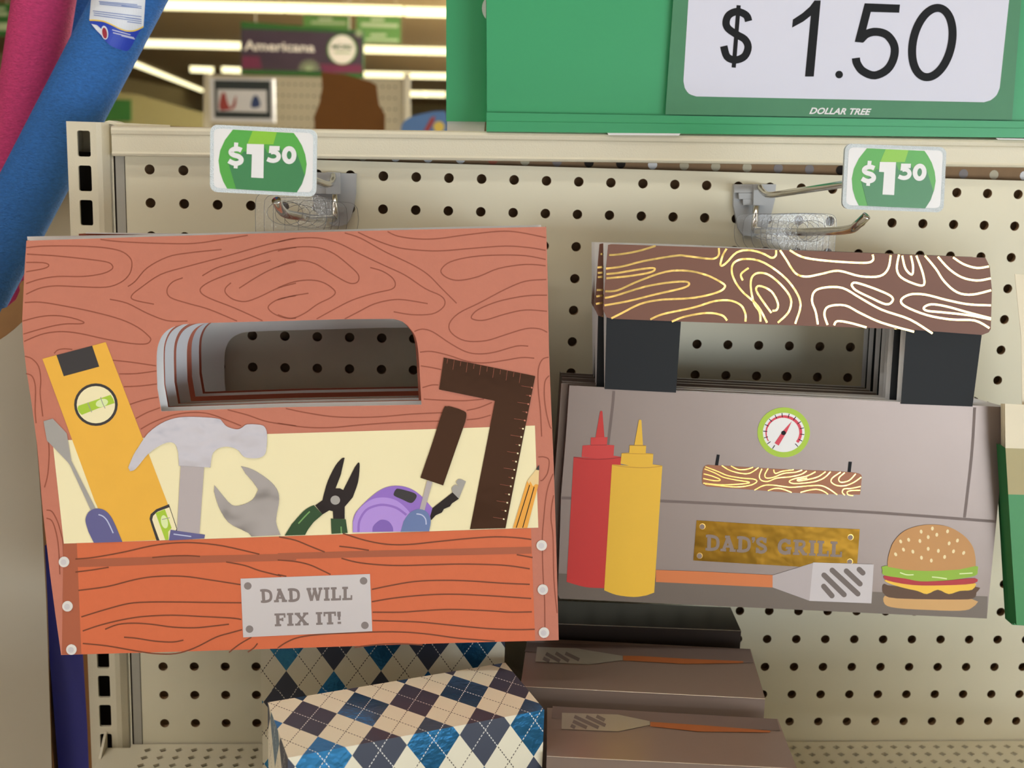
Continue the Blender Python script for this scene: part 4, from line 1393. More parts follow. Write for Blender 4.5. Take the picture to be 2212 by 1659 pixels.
def f_plate(d):
    d.poly(BP, [Z7([(1470, 350)])[0], Z8([(637, 318)])[0], Z8([(653, 713)])[0], Z7([(1488, 755)])[0]], M['plate_grey'], .02, thick=.008)
    for c in Z7([(1520, 400), (1532, 698)]) + Z8([(593, 365), (602, 672)]):
        d.poly(BP, ell(c[0], c[1], 8.2, 8, 20), M['hole_grey'], .023)
    slab_text(d, BP, 'DAD WILL', [(562, 1273), (761, 1267), (761, 1295), (564, 1301)], M['letter_grey'], .024)
    slab_text(d, BP, 'FIX IT!', [(593, 1325), (736, 1320.5), (737, 1347), (594, 1352)], M['letter_grey'], .024)


deco('name_plate', 'silver plate reading Dad will fix it', f_plate)
# --- back panel, gusset and tab of the front bag
def rear(bag, dxyz, name='back_panel'):
    d = bag_panel(bag, (M['paper_white'], M['terracotta']), 0, 16)
    o = d.build(name, bag, org=fb.location)
    o.location = Vector((dxyz[0] * IN, dxyz[2] * IN, -dxyz[1] * IN))
    return o


o = rear(fb, moved(-7.02, 357, 868)); o['label'] = 'white inner face of the back panel'
d = MB(); gusset(d, .22, M['terracotta']); d.build('side_fold', fb)
LAST = [(-6.1, 359.5, 866.5, 379, 861), (-4.8, 384, 860, 407, 856), (-2.9, 417, 846, 433, 840), (-1.6, 438, 836, 487, 866)]
nth = ['second toolbox gift bag, directly behind the front one', 'third toolbox gift bag, two behind the front one', 'fourth toolbox gift bag, three behind the front one', 'rearmost toolbox gift bag, nearest the pegboard, its white inside showing through the handle hole']
tabs_y = [-6.9, -5.9, -4.7, -2.8, -1.4]
base_front = bag_panel(fb, (M['terracotta'], M['paper_white']))
proto = base_front.build('front_panel', fb, org=fb.location)
src_mesh = proto.data
bpy.data.objects.remove(proto)
BAGS = [fb]
for (y, lx, by, lx2, by2), lab in zip(LAST, nth):
    mv = moved(y, lx, by)
    t = thing('gift_bag', lab, 'gift bag', (0, 0, 0), GT)
    t.location = fb.location + Vector((mv[0] * IN, mv[2] * IN, -mv[1] * IN))
    o = bpy.data.objects.new('front_panel', src_mesh); COL.objects.link(o); o.parent = t
    y2 = y + (.3 if y < -2 else 1.2)
    m2 = moved(y2, lx2, by2)
    d = sub(m2, mv)
    if y > -2:                                       # the last bag gapes open: its rear handle hangs lower
        a = PY(b1y(4)).pt(700, 697); b = PY(y2).pt(700, 712)
        d = (d[0], b[1] - a[1] - mv[1], d[2])
    o = bpy.data.objects.new('back_panel', BAGS[0].children[[c.name.split('.')[0] for c in BAGS[0].children].index('back_panel')].data)
    COL.objects.link(o); o.parent = t
    o.location = Vector((d[0] * IN, d[2] * IN, -d[1] * IN)); o['label'] = 'white inner face of the back panel'
    BAGS.append(t)
for bag, y in zip(BAGS, tabs_y):
    d = MB()
    c = prong_at(LPT, y)
    hang_tab(d, *to_px(c), c[2], 1.0, -1)
    o = d.build('hang_tab', bag); o['label'] = 'clear plastic hang tab'
# rearmost corner of white paper showing over the top left of the front bag: the second bag's tilted lip
d = MB()
d.poly(PY(-6.5), [(58.5, 511), (400, 505.5), (700, 499), (900, 497), (900, 520), (62, 540)], M['paper_white'], thick=.012)
o = d.build('top_lip', fb); o['label'] = 'white edge of the back panel'
d = MB()
d.poly(PY(-4.6), [(170, 505), (200, 503.5), (420, 506), (420, 530), (172, 530)], M['grain_line'], thick=.012)
d.poly(PY(-4.62), [(185, 502), (420, 505), (600, 500), (600, 504), (420, 508.5), (185, 504.5)], M['paper_white'], thick=.012)
d.build('top_lip', BAGS[2])

# ================================================================ GRILL BAGS
GP = Plane((0, 5, -4.5), (0, .03, 1))
GG = 'grill gift bags on the right hook'
body = [(1230, 833), (2175.6, 879.6), (2165, 1000), (2150, 1150), (2140, 1250), (2131.7, 1336), (1700, 1316), (1209, 1293), (1205, 1284), (1208, 1200), (1212, 1070), (1222, 950)]
hpts = [(285, 490), (300, 487), (1000, 510), (2030, 550), (2050, 590), (2060, 700), (2055, 880), (2045, 895), (2015, 907), (1650, 880), (620, 845), (300, 832), (278, 825), (262, 790), (268, 700), (275, 600)]
handle = A1(hpts)
postL = [(1310, 680), (1471, 690), (1460, 848), (1306, 840)]
postR = [(1957, 708), (2121, 716), (2100, 878), (1945, 872)]


def gb_front(mats):
    d = MB()
    d.poly(GP, body, mats[0], 0, (), .014, M['paper_white'], M['paper_white'])
    return d


def gb_posts(pts, mt):
    d = MB()
    d.poly(GP, pts, mt, .02, (), .014, M['paper_white'], M['paper_white'])
    return d


GOLD = [[(290, 537), (330, 535), (420, 520), (505, 495)], [(275, 600), (350, 590), (450, 565), (600, 540), (650, 542), (760, 555), (795, 540), (797, 505)],
        [(277, 625), (330, 620), (420, 605), (490, 597), (500, 607), (470, 620), (380, 635), (277, 645)],
        [(272, 705), (330, 700), (420, 660), (550, 615), (650, 610), (740, 630), (810, 665), (825, 685), (790, 710), (680, 735), (520, 745), (430, 765), (350, 805), (300, 830)],
        [(270, 735), (320, 725), (450, 685), (560, 665), (640, 660), (660, 672), (630, 690), (500, 720), (380, 750), (268, 770)],
        [(480, 835), (540, 810), (680, 780), (780, 750), (850, 748), (900, 770), (920, 810), (920, 845)], [(580, 845), (640, 822), (740, 805), (810, 815), (835, 840)],
        [(833, 508), (815, 540), (805, 585), (830, 575), (880, 525), (940, 515), (1000, 530), (1040, 550), (1060, 540), (1062, 515)],
        [(1080, 515), (1110, 560), (1150, 620), (1200, 637), (1270, 625), (1350, 610), (1450, 635), (1540, 635), (1580, 600), (1592, 538)],
        [(1125, 515), (1180, 545), (1260, 560), (1380, 570), (1480, 573), (1510, 560), (1508, 535)],
        [(1020, 850), (975, 770), (900, 700), (860, 630), (865, 575), (920, 555), (1000, 570), (1090, 630), (1150, 700), (1175, 770), (1150, 855)],
        [(990, 845), (985, 800), (960, 760), (945, 690), (950, 640), (980, 620), (1030, 630), (1090, 680), (1130, 740), (1120, 800), (1070, 850)],
        [(1040, 805), (1000, 750), (970, 700), (985, 680), (1040, 705), (1070, 760), (1065, 790), (1045, 795)], [(908, 655), (900, 625), (935, 597)],
        [(1255, 858), (1245, 800), (1228, 750), (1240, 705), (1290, 687), (1370, 690), (1450, 735), (1550, 790), (1680, 835), (1785, 900)],
        [(1300, 860), (1285, 810), (1305, 775), (1380, 770), (1450, 805), (1550, 850), (1700, 892)], [(1330, 862), (1345, 843), (1400, 850), (1480, 872)],
        [(1410, 675), (1430, 665), (1510, 690), (1590, 725), (1600, 750), (1570, 765), (1500, 735), (1430, 700), (1410, 675)],
        [(1630, 535), (1620, 600), (1640, 640), (1700, 670), (1745, 675), (1740, 620), (1710, 540)], [(1645, 540), (1660, 600), (1690, 628), (1695, 590), (1685, 540)],
        [(1750, 540), (1800, 600), (1840, 660), (1900, 710), (1970, 720), (2056, 700)], [(1810, 545), (1860, 600), (1920, 640), (1990, 655), (2055, 645)], [(1880, 548), (1930, 580), (1990, 597), (2046, 590)],
        [(2055, 770), (1950, 765), (1850, 745), (1750, 720), (1680, 720), (1640, 745), (1660, 775), (1760, 815), (1870, 835), (1980, 840), (2048, 875)],
        [(2055, 835), (1950, 815), (1830, 802), (1760, 795), (1745, 780), (1780, 765), (1850, 775), (1940, 800), (2055, 830)]]


def gb_handle():
    d = MB()
    d.poly(GP, handle, M['log_brown'], .045, (), .02, M['paper_white'], M['paper_white'])
    for l in GOLD:
        d.ribbon(GP, A1(l), 4.4, M['gold_foil'], .05, 4)
    return d


gf = thing('gift_bag', "front grill gift bag with sauce bottles, a burger and a gold Dad's grill plate", 'gift bag', add(GP.pt(1670, 1316), (0, 0, .2)), GG)
d = gb_front((M['steel_print'],))
for zf, l, w in ((A2, [(432, 192), (425, 280), (405, 450), (395, 530), (380, 640)], 6), (A2, [(98, 875), (740, 895), (1590, 939)], 6), (A3, [(340, 940), (900, 972), (1632, 1027)], 6), (A3, [(1497, 297), (1478, 600), (1432, 1000)], 6)):
    d.ribbon(GP, zf(l), w, M['steel_seam'], .004, 3)
d.poly(GP, A2([(78, 1358), (1000, 1400)]) + A3([(700, 1470), (1580, 1506)]) + [(2131.7, 1336), (1700, 1316), (1209, 1293), (1205, 1284)], M['steel_base'], .005)
d.build('front_panel', gf)
for nm, p_ in (('handle_post', postL), ('handle_post', postR)):
    gb_posts(p_, M['post_black']).build(nm, gf)
o = gb_handle().build('log_handle', gf); o['label'] = 'brown log handle with gold foil grain'


def deco2(name, label, fn):
    d = MB(); fn(d)
    o = d.build(name, gf); o['label'] = label


def f_ket(d):
    k, kc, kl = M['ketchup'], M['ketchup_cap'], M['ketchup_line']
    d.poly(GP, A2([(175, 612), (320, 622), (478, 612), (470, 800), (430, 1452)] + smooth([(365, 1452), (250, 1445), (130, 1412)], 4)), k, .01)
    d.ribbon(GP, A2([(175, 614), (250, 626), (320, 628), (400, 625), (478, 614)]), 1.6, kl, .012)
    d.poly(GP, A2([(232, 540), (330, 532), (435, 538), (430, 605), (478, 612), (330, 624), (226, 612)]), kc, .011)
    d.poly(GP, A2([(285, 488), (392, 486), (388, 537), (283, 538)]), kc, .0125)
    d.ribbon(GP, A2([(283, 537), (388, 536)]), 1.3, kl, .0127, 0)
    d.poly(GP, A2([(344, 322), (352, 317), (359, 322), (372, 486), (315, 488)]), k, .013)


def f_mus(d):
    k, kl = M['mustard'], M['mustard_line']
    d.poly(GP, A2([(420, 660), (580, 672), (742, 668), (690, 1480)] + smooth([(640, 1498), (560, 1508), (450, 1495), (370, 1465)], 4)), k, .016)
    d.ribbon(GP, A2([(420, 662), (500, 675), (580, 680), (660, 680), (742, 670)]), 1.6, kl, .018)
    d.poly(GP, A2([(482, 588), (580, 583), (684, 592), (680, 660), (740, 668), (580, 680), (474, 655)]), k, .017)
    d.ribbon(GP, A2([(482, 590), (684, 594)]), 1.3, kl, .0178, 0)
    d.poly(GP, A2([(533, 537), (638, 539), (636, 590), (530, 587)]), k, .0185)
    d.ribbon(GP, A2([(533, 539), (638, 541)]), 1.3, kl, .0187, 0)
    d.poly(GP, A2([(592, 377), (600, 373), (608, 378), (618, 537), (563, 536)]), k, .019)


deco2('ketchup_bottle', 'red squeeze bottle', f_ket)
deco2('mustard_bottle', 'yellow squeeze bottle', f_mus)


def f_gauge(d):
    d.poly(GP, A3(ell(275, 456, 168, 160, 36)), M['lime'], .01)
    d.poly(GP, A3(ell(275, 456, 134, 126, 36)), M['tag_white'], .012)
    n = 26
    w0 = [ell(275, 456, 118, 110, n, 0, 2.6, 2.6 + 4.35), ell(275, 456, 104, 96, n, 0, 2.6, 2.6 + 4.35)]
    for i in range(n):
        k = .35 + .65 * min(1, i / 14)
        a = w0[0][i:i + 2]
        b = [(275 + (x - 275) * (1 - .16 * k), 456 + (y - 456) * (1 - .16 * k)) for x, y in a]
        d.poly(GP, A3([a[0], a[1], b[1], b[0]]), M['gauge_red'], .014)
    for i in range(15):
        a = 2.15 + i * 4.95 / 14
        d.ribbon(GP, A3([(275 + 106 * math.cos(a), 456 + 98 * math.sin(a)), (275 + 132 * math.cos(a), 456 + 124 * math.sin(a))]), 1.7, M['ink_black'], .016, 0)
    d.poly(GP, A3([(326, 385), (288, 466), (264, 452)]), M['gauge_red'], .018)
    d.poly(GP, A3([(266, 450), (288, 462), (242, 540), (216, 524)]), M['gauge_red'], .018)
    d.poly(GP, A3(ell(273, 459, 15, 14)), M['ink_black'], .02)


deco2('gauge', 'lime rimmed temperature gauge', f_gauge)


def f_plank(d):
    d.poly(GP, B8([(322, 120), (358, 124), (337, 252), (300, 250)]), M['ink_black'], .01)
    d.poly(GP, B8([(1897, 205), (1936, 207), (1922, 330), (1884, 328)]), M['ink_black'], .01)
    d.poly(GP, B8(smooth([(150, 470), (148, 400), (155, 310), (175, 262), (215, 243)], 3) + [(1000, 290), (1800, 322)] + smooth([(1960, 335), (2030, 350), (2052, 380), (2045, 480), (2032, 600)], 3) + [(1830, 598), (1200, 575), (200, 500)]), M['plank_brown'], .014, thick=.006)
    for l in ([(185, 265), (330, 320), (450, 370), (620, 400), (760, 412), (800, 440), (740, 480), (600, 505), (450, 500), (180, 470)], [(175, 290), (300, 340), (400, 390), (560, 425), (690, 445), (700, 460), (560, 475), (350, 480), (160, 460)],
              [(165, 350), (260, 375), (350, 410), (355, 430), (280, 430), (160, 405)], [(380, 250), (480, 310), (620, 345), (720, 340), (820, 275)], [(490, 255), (580, 298), (680, 295), (755, 270)],
              [(860, 290), (830, 370), (850, 425), (930, 440), (1040, 400), (1200, 385), (1330, 355), (1395, 315)], [(935, 285), (895, 360), (915, 400), (1000, 390), (1120, 345), (1260, 330), (1340, 305)], [(1000, 300), (1020, 345), (1100, 320), (1240, 300)],
              [(1680, 325), (1600, 400), (1480, 445), (1300, 465), (1210, 460), (1190, 435), (1260, 405), (1400, 375), (1500, 325)], [(1620, 325), (1530, 385), (1420, 415), (1300, 435), (1290, 420), (1400, 400)],
              [(770, 545), (880, 490), (1000, 485), (1200, 510), (1400, 495), (1560, 490), (1660, 530), (1760, 600)], [(930, 552), (1010, 525), (1100, 530), (1215, 572)], [(1320, 572), (1420, 545), (1520, 535), (1600, 560), (1650, 595)],
              [(1800, 330), (1700, 400), (1690, 450), (1760, 490), (1860, 490), (1960, 450), (2045, 390)], [(1850, 335), (1780, 400), (1800, 450), (1900, 430), (1980, 350)], [(2040, 500), (1920, 525), (1840, 530), (1820, 570), (1850, 605)], [(2035, 545), (1930, 550), (1880, 565), (1890, 600), (1950, 610)]):
        d.ribbon(GP, B8(l), 2.4, M['gold_foil'], .0165, 4)


deco2('log_plank', 'small log with gold foil grain', f_plank)


def f_gold(d):
    d.poly(GP, B8([(80, 905), (1000, 965), (2030, 1012), (2000, 1420), (1480, 1410), (1350, 1462), (700, 1425), (42, 1385)]), M['gold_plate'], .01, thick=.006)
    for x, y in ((150, 978), (118, 1328), (1920, 1107), (1912, 1398)):
        d.poly(GP, B8(ell(x, y, 36, 36, 20)), M['gold_foil'], .0122)
        d.poly(GP, B8(ell(x - 3, y + 3, 31, 31, 20)), M['plate_letter'], .0135)
    slab_text(d, GP, "DAD'S", B8([(192, 1080), (925, 1115), (920, 1300), (186, 1262)]), M['plate_letter'], .0136, .06)
    slab_text(d, GP, 'GRILL', B8([(1052, 1128), (1822, 1165), (1815, 1345), (1048, 1305)]), M['plate_letter'], .0136, .1)


deco2('name_plate', "gold foil plate reading Dad's grill", f_gold)


def f_spat(d):
    d.poly(GP, A2([(700, 1335), (1000, 1345), (1450, 1368), (1448, 1447), (700, 1412)]), M['spatula_wood'], .018)
    d.poly(GP, A3([(203, 1370), (470, 1288), (440, 1533), (203, 1447)]), M['spatula_neck'], .0185)
    d.poly(GP, A3([(462, 1287), (850, 1300), (835, 1549), (438, 1533)]), M['spatula_pale'], .02)
    for l in ([(530, 1440), (582, 1500)], [(532, 1368), (660, 1493)], [(584, 1337), (748, 1488)], [(675, 1342), (762, 1424)], [(757, 1332), (780, 1354)]):
        (xa, ya), (xb, yb_) = l
        a = math.atan2(yb_ - ya, xb - xa)
        r = 17
        pts = ell(xb, yb_, r, r, 8, 0, a - PI / 2, a + PI / 2) + ell(xa, ya, r, r, 8, 0, a + PI / 2, a + 3 * PI / 2)
        d.poly(GP, A3(pts), M['slot_grey'], .022)


deco2('spatula', 'grey spatula with an orange handle', f_spat)


def f_burg(d):
    d.poly(GP, A3(smooth([(920, 1502), (1000, 1515), (1480, 1522), (1478, 1578), (1400, 1597), (1200, 1592), (1000, 1580), (922, 1556)], 3, True)), M['bun_base'], .01)
    d.poly(GP, A3(smooth([(906, 1455), (920, 1425), (1000, 1440), (1490, 1440), (1507, 1480), (1490, 1515), (1400, 1525), (1000, 1518), (920, 1492)], 3, True)), M['patty'], .012)
    d.poly(GP, A3(smooth([(930, 1398), (1100, 1425), (1300, 1430), (1492, 1415), (1480, 1462), (1400, 1470), (1330, 1490), (1260, 1462), (1190, 1490), (1130, 1470), (1040, 1450), (945, 1420)], 3, True)), M['cheese'], .014)
    d.poly(GP, A3(smooth([(925, 1370), (1050, 1388), (1150, 1405), (1300, 1405), (1497, 1388), (1490, 1422), (1300, 1434), (1100, 1432), (935, 1402)], 3, True)), M['tomato'], .016)
    d.poly(GP, A3(smooth([(907, 1340), (930, 1308), (1220, 1330), (1490, 1308), (1514, 1338), (1500, 1372), (1400, 1392), (1300, 1403), (1150, 1408), (1050, 1390), (920, 1370)], 3, True)), M['lettuce'], .018)
    d.ribbon(GP, A3([(1018, 1352), (1060, 1366), (1105, 1366)]), 2.6, M['pale_lime'], .0195)
    d.ribbon(GP, A3([(1222, 1380), (1270, 1385), (1318, 1392)]), 2.6, M['pale_lime'], .0195)
    d.ribbon(GP, A3([(1398, 1360), (1482, 1355)]), 2.6, M['pale_lime'], .0195, 0)
    d.poly(GP, A3([(940, 1315)] + smooth([(938, 1285), (946, 1240), (975, 1160), (1040, 1090), (1130, 1055), (1230, 1045), (1330, 1060), (1420, 1110), (1480, 1180), (1500, 1255), (1502, 1310)], 4) + smooth([(1400, 1332), (1220, 1342), (1050, 1335)], 3)), M['bun'], .02)
    for x, y in ((1225, 1070), (1153, 1090), (1322, 1088), (1253, 1110), (1198, 1125), (1073, 1142), (1022, 1153), (1145, 1150), (1385, 1147), (1332, 1165), (1040, 1205), (1198, 1200), (1263, 1213), (1360, 1216), (1100, 1218), (990, 1235), (1425, 1226), (1155, 1257), (1303, 1252), (1218, 1275)):
        d.poly(GP, A3(ell(x, y, 9, 13, 12, (x - 1220) / 500)), M['seed'], .022)


deco2('burger', 'burger with a seeded bun', f_burg)
# rear sheet of each grill bag: body and posts in one white card
gback = [(1306, 526), (1500, 531), (1750, 543), (2100, 563), (2112, 720), (2100, 860), (2172, 880), (2131, 1330), (1209, 1287), (1232, 836), (1308, 840)]
ghole = [(1472, 660), (1955, 690), (1944, 868), (1460, 846)]


def gb_back():
    d = MB()
    d.poly(GP, gback, M['paper_white'], -.25, [ghole], .014, M['paper_white'], M['steel_print'])
    return d


o = gb_back().build('back_panel', gf); o['label'] = 'white inner face of the back panel'
d = MB()
for e_ in (body[1:6], body[7:] + body[:1], body[5:8]):
    pts = [GP.pt(*q) for q in e_]
    for p, q in zip(pts, pts[1:]):
        d.face([p, q, add(q, (0, 0, .24)), add(p, (0, 0, .24))], M['steel_base'])
d.build('side_fold', gf)
src = {}
for c in gf.children:
    k = c.name.split('.')[0]
    if k in ('handle_post', 'log_handle', 'back_panel', 'side_fold'):
        src.setdefault(k, []).append(c)
plain = gb_front((M['steel_print'],)).build('front_panel', gf)
src['front_panel'] = [plain]
GB = [gf]
offs = [(-.18, .02, .42), (-.12, .05, .78), (-.1, .1, 1.16), (.0, .14, 1.9), (.05, .2, 2.6), (.1, .24, 3.2)]
names = ['second grill gift bag, directly behind the front one', 'third grill gift bag, two behind the front one', 'fourth grill gift bag, three behind the front one',
         'fifth grill gift bag, four behind the front one', 'sixth grill gift bag, next to the rearmost', 'rearmost grill gift bag, nearest the pegboard']
for (dx, dd, dy), lab in zip(offs, names):
    t = gf.copy(); COL.objects.link(t)
    t['label'] = lab
    t.location = gf.location + Vector((dx * IN, dy * IN, -dd * IN))
    for k, cs in src.items():
        for c in cs:
            n = c.copy(); COL.objects.link(n); n.parent = t
    GB.append(t)
bpy.data.objects.remove(plain)
for bag, y in zip(GB, (-4.35, -3.95, -3.6, -3.2, -2.5, -1.85, -1.2)):
    d = MB()
    c = prong_at(RPT, y)
    hang_tab(d, *to_px(c), c[2], .95, 1)
    o = d.build('hang_tab', bag); o['label'] = 'clear plastic hang tab'

# ================================================================ BOXES ON THE SHELF
def cuboid(mb, c, dr, db, top, bot, mt, uvw=False, uo=(0, 0)):
    """upright box: c = front left corner (X, Y), dr = vector along the front, db = vector to the back"""
    P = [c, (c[0] + dr[0], c[1] + dr[1]), (c[0] + dr[0] + db[0], c[1] + dr[1] + db[1]), (c[0] + db[0], c[1] + db[1])]
    T_ = [(x, top, y) for x, y in P]; B_ = [(x, bot, y) for x, y in P]
    lw, lb, h = math.hypot(*dr), math.hypot(*db), bot - top
    ux, uy = uo
    fs = [([T_[0], T_[1], B_[1], B_[0]], [(0, 0), (lw, 0), (lw, -h), (0, -h)]),
          ([T_[3], T_[2], T_[1], T_[0]], [(0, lb), (lw, lb), (lw, 0), (0, 0)]),
          ([T_[1], T_[2], B_[2], B_[1]], [(lw, 0), (lw + lb, 0), (lw + lb, -h), (lw, -h)]),
          ([T_[3], T_[0], B_[0], B_[3]], [(-lb, 0), (0, 0), (0, -h), (-lb, -h)]),
          ([T_[2], T_[3], B_[3], B_[2]], [(0, 0), (lw, 0), (lw, -h), (0, -h)]),
          ([B_[0], B_[1], B_[2], B_[3]], [(0, 0), (lw, 0), (lw, lb), (0, lb)])]
    for f, uv in fs:
        mb.face(f, mt, [(a + ux, b + uy) for a, b in uv] if uvw else None)


def argyle(label, pts, top, uo, bev=.05):
    """pts: pixels of the lid's front-left, front-right and back-right corners"""
    ph = PH(top)
    a, b, c = (ph.pt(*p) for p in pts)
    t = thing('gift_box', label, 'gift box', (a[0], SD, a[2]), 'argyle gift boxes')
    dr = (b[0] - a[0], b[2] - a[2])
    db = (c[0] - b[0], c[2] - b[2])
    mb = MB()
    cuboid(mb, (a[0], a[2]), dr, db, top + 1.9, SD - .01, M['argyle_wrap'], True, (uo[0], uo[1] - 1.9))
    mb.build('body', t, bevel=.03)
    mb = MB()
    cuboid(mb, (a[0] - .02, a[2] - .02), (dr[0] + .04, dr[1]), (db[0], db[1] + .04), top, top + 2.0, M['argyle_wrap'], True, uo)
    o = mb.build('lid', t, bevel=bev)
    return t


tB = 12.75
argyle('front argyle gift box, set askew with its lid top showing, blue foil and dark diamonds', [(624, 1636), (1174, 1532), (1090, 1432)], tB, (-.17, .25), .09)
pA = PY(-4.7)
pl_, pr_ = pA.pt(566, 1500), pA.pt(1089, 1400)
tA = 12.9
t = thing('gift_box', 'rear argyle gift box standing under the toolbox bag, behind the askew one', 'gift box', (pl_[0], SD, -4.7), 'argyle gift boxes')
mb = MB()
cuboid(mb, (pl_[0], -4.7), (pr_[0] - pl_[0], 0), (0, 3.0), tA + 1.6, SD - .01, M['argyle_wrap'], True, (-.04, .12 - 1.6))
mb.build('body', t, bevel=.03)
mb = MB()
cuboid(mb, (pl_[0] - .02, -4.72), (pr_[0] - pl_[0] + .04, 0), (0, 3.04), tA, tA + 1.7, M['argyle_wrap'], True, (-.04, .12))
mb.build('lid', t, bevel=.05)


def grill_box(label, top, fl, fr, br, mt, pic, lip=.62):
    ph = PH(top)
    a, b, c = ph.pt(*fl), ph.pt(*fr), ph.pt(*br)
    t = thing('gift_box', label, 'gift box', (a[0], SD, a[2]), 'grill gift boxes')
    dr = (b[0] - a[0], b[2] - a[2]); db = (c[0] - b[0], c[2] - b[2])
    mb = MB()
    cuboid(mb, (a[0], a[2]), dr, db, top, top + lip, mt)
    mb.ribbon(ph, [fl, fr], 1.5, M['edge_highlight'], .006, 0)  # pale line painting a highlight along the lid's front edge
    mb.build('lid', t, bevel=.03)
    mb = MB()
    cuboid(mb, (a[0] + .05, a[2] + .05), (dr[0] - .1, dr[1]), (db[0], db[1] - .1), top + lip, SD - .01, mt)
    mb.build('body', t, bevel=.02)
    if pic:
        zf = pic
        d = MB()
        d.poly(ph, zf[0], M['steel_seam'], .012) if zf[0] else None
        d.poly(ph, zf[1], M['dull_steel'], .02)
        for s in zf[3]:
            d.ribbon(ph, s, 7.5, M['slot_grey'], .026, 0)
        d.poly(ph, zf[2], M['wood_print'], .02)
        o = d.build('spatula', t); o['label'] = 'foil spatula with an orange handle'
    return t


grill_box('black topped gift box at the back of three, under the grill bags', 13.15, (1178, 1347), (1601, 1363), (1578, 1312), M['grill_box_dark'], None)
grill_box('middle of three grill gift boxes, its spatula in shadow', 13.55, (1124, 1483), (1653, 1510), (1621, 1402), M['grill_box'],
          (A4([(165, 430), (1775, 478), (1803, 580), (860, 540), (145, 497)]), A4([(235, 465), (520, 475), (855, 530), (855, 560), (610, 592), (222, 572)]), A4([(857, 528), (1000, 532), (1300, 550), (1730, 568), (1725, 582), (1300, 588), (857, 562)]),
           [A4([(280, 548), (325, 570)]), A4([(300, 515), (400, 570)]), A4([(370, 510), (465, 570)]), A4([(440, 512), (540, 560)])]), .75)
grill_box('nearest of three grill gift boxes, with a bright foil spatula on its lid', 13.9, (1181, 1634), (1722, 1661), (1680, 1553), M['grill_box'],
          (A4([(348, 892), (1970, 985), (1995, 1070), (1000, 1010), (340, 980)]), A4([(415, 942), (820, 955), (1050, 1003), (1052, 1030), (820, 1078), (412, 1060)]), A4([(1055, 1008), (1400, 1030), (1925, 1072), (1920, 1085), (1400, 1078), (1055, 1040)]),
           [A4([(480, 1035), (510, 1052)]), A4([(495, 1005), (595, 1052)]), A4([(505, 970), (680, 1052)]), A4([(590, 970), (730, 1036)]), A4([(665, 968), (725, 998)])]), .75)

# ================================================================ RIGHT EDGE BAGS
GE = 'green and cream gift bags at the right edge'
for k, (lab, y, dx) in enumerate((('frontmost cream and green gift bag cut off by the right picture edge', -5.2, 0), ('cream and green gift bag just behind the frontmost one at the right edge', -4.9, -5), ('rearmost of the cream and green gift bags at the right edge', -4.6, -9))):
    pl = PY(y)
    t = thing('gift_bag', lab, 'gift bag', pl.pt(2200, 1350), GE)
    s = lambda pts: [(x + dx, yy) for x, yy in pts]
    d = MB()
    d.poly(pl, s([(2171, 872), (2420, 884), (2420, 975), (2172, 968)]), M['bag_cream'], 0, thick=.014)
    d.build('cream_band', t)
    d = MB()
    d.poly(pl, s([(2172, 968), (2420, 975), (2420, 1074), (2178, 1068)]), M['bag_olive'], 0, thick=.014)
    d.build('olive_band', t)
    d = MB()
    d.poly(pl, s([(2178, 1068), (2420, 1074), (2420, 1362), (2196, 1350), (2186, 1200)]), M['bag_green'], 0, thick=.014)
    d.build('green_band', t)
    d = MB()
    a, b = pl.pt(2178 + dx, 968), pl.pt(2196 + dx, 1350)
    c_ = pl.pt(2166 + dx, 962)
    d.face([pl.pt(2172 + dx, 968), b, add(b, (-.12, -.1, .25)), add(c_, (0, 0, .25))], M['bag_green_dark'])
    d.build('side_fold', t)
    if k == 0:
        d = MB()
        d.poly(PY(y + .3), [(2192, 592), (2420, 604), (2420, 900), (2208, 884), (2206, 730)], M['bag_cream'], 0, thick=.014)
        d.build('top_flap', t)
        d = MB()
        c = PY(y).pt(2330, 560)
        hang_tab(d, 2330, 560, y, 1.0, 1)
        d.build('hang_tab', t)

# ================================================================ DISPLAY BOX AND NOODLES
t = thing('display_box', 'torn grey carton with a navy side, left of the slotted upright', 'carton', (-10, ROW0, 0))
pl = PY(-1.2)
zf = T(0, 560, 8.29)
torn = zf([(0, 1440), (120, 1360), (260, 1250), (390, 1130)])
d = MB()
edge = [(63, 696), (70, 800), (78, 940), (90, 1100), (100, 1300), (112, 1659)]
low = pl.pt(118, 1790)
x_out = pl.pt(-1700, 900)[0]
e0 = [pl.pt(*p) for p in edge]
d.poly(pl, [(-1700, 1150), (-420, 900)] + torn + edge + [(160, 2700), (-1700, 2700)], M['carton_grey'], 0, thick=.12, rim=M['carton_kraft'], back=M['carton_kraft'])
d.build('front_panel', t)
d = MB()
d.poly(PY(-1.04), [(-420, 880), (-60, 705)] + zf([(0, 960), (30, 890), (120, 860), (200, 790), (280, 730), (330, 620), (355, 560), (345, 470), (380, 400), (450, 360)]) + [(56, 650), (80, 800), (90, 1000), (-420, 1100)], M['carton_kraft'], 0, thick=.08)
o = d.build('torn_edge', t); o['label'] = 'torn brown inner layer'
d = MB()
nr = pl.pt(92, 1185)
fx = PY(1.7).pt(182, 1560)
x_side = nr[0]
pts_top = PY(-1.1).pt(90, 1185)
a_ = PY(-1.15).pt(95, 1188); b_ = PY(2.4).pt(150, 1188); 
lo = ROW0 - .05
near_t, near_b = PY(-1.1).pt(88, 1187), PY(-1.1).pt(126, 1659)
k = (lo - near_t[1]) / (near_b[1] - near_t[1])
near_l = tuple(near_t[i] + (near_b[i] - near_t[i]) * k for i in range(3))
far_t, far_b = PY(2.0).pt(165, 1200), PY(2.0).pt(192, 1659)
far_l = tuple(far_t[i] + (far_b[i] - far_t[i]) * k for i in range(3))
far_t = (far_t[0], near_t[1], far_t[2])
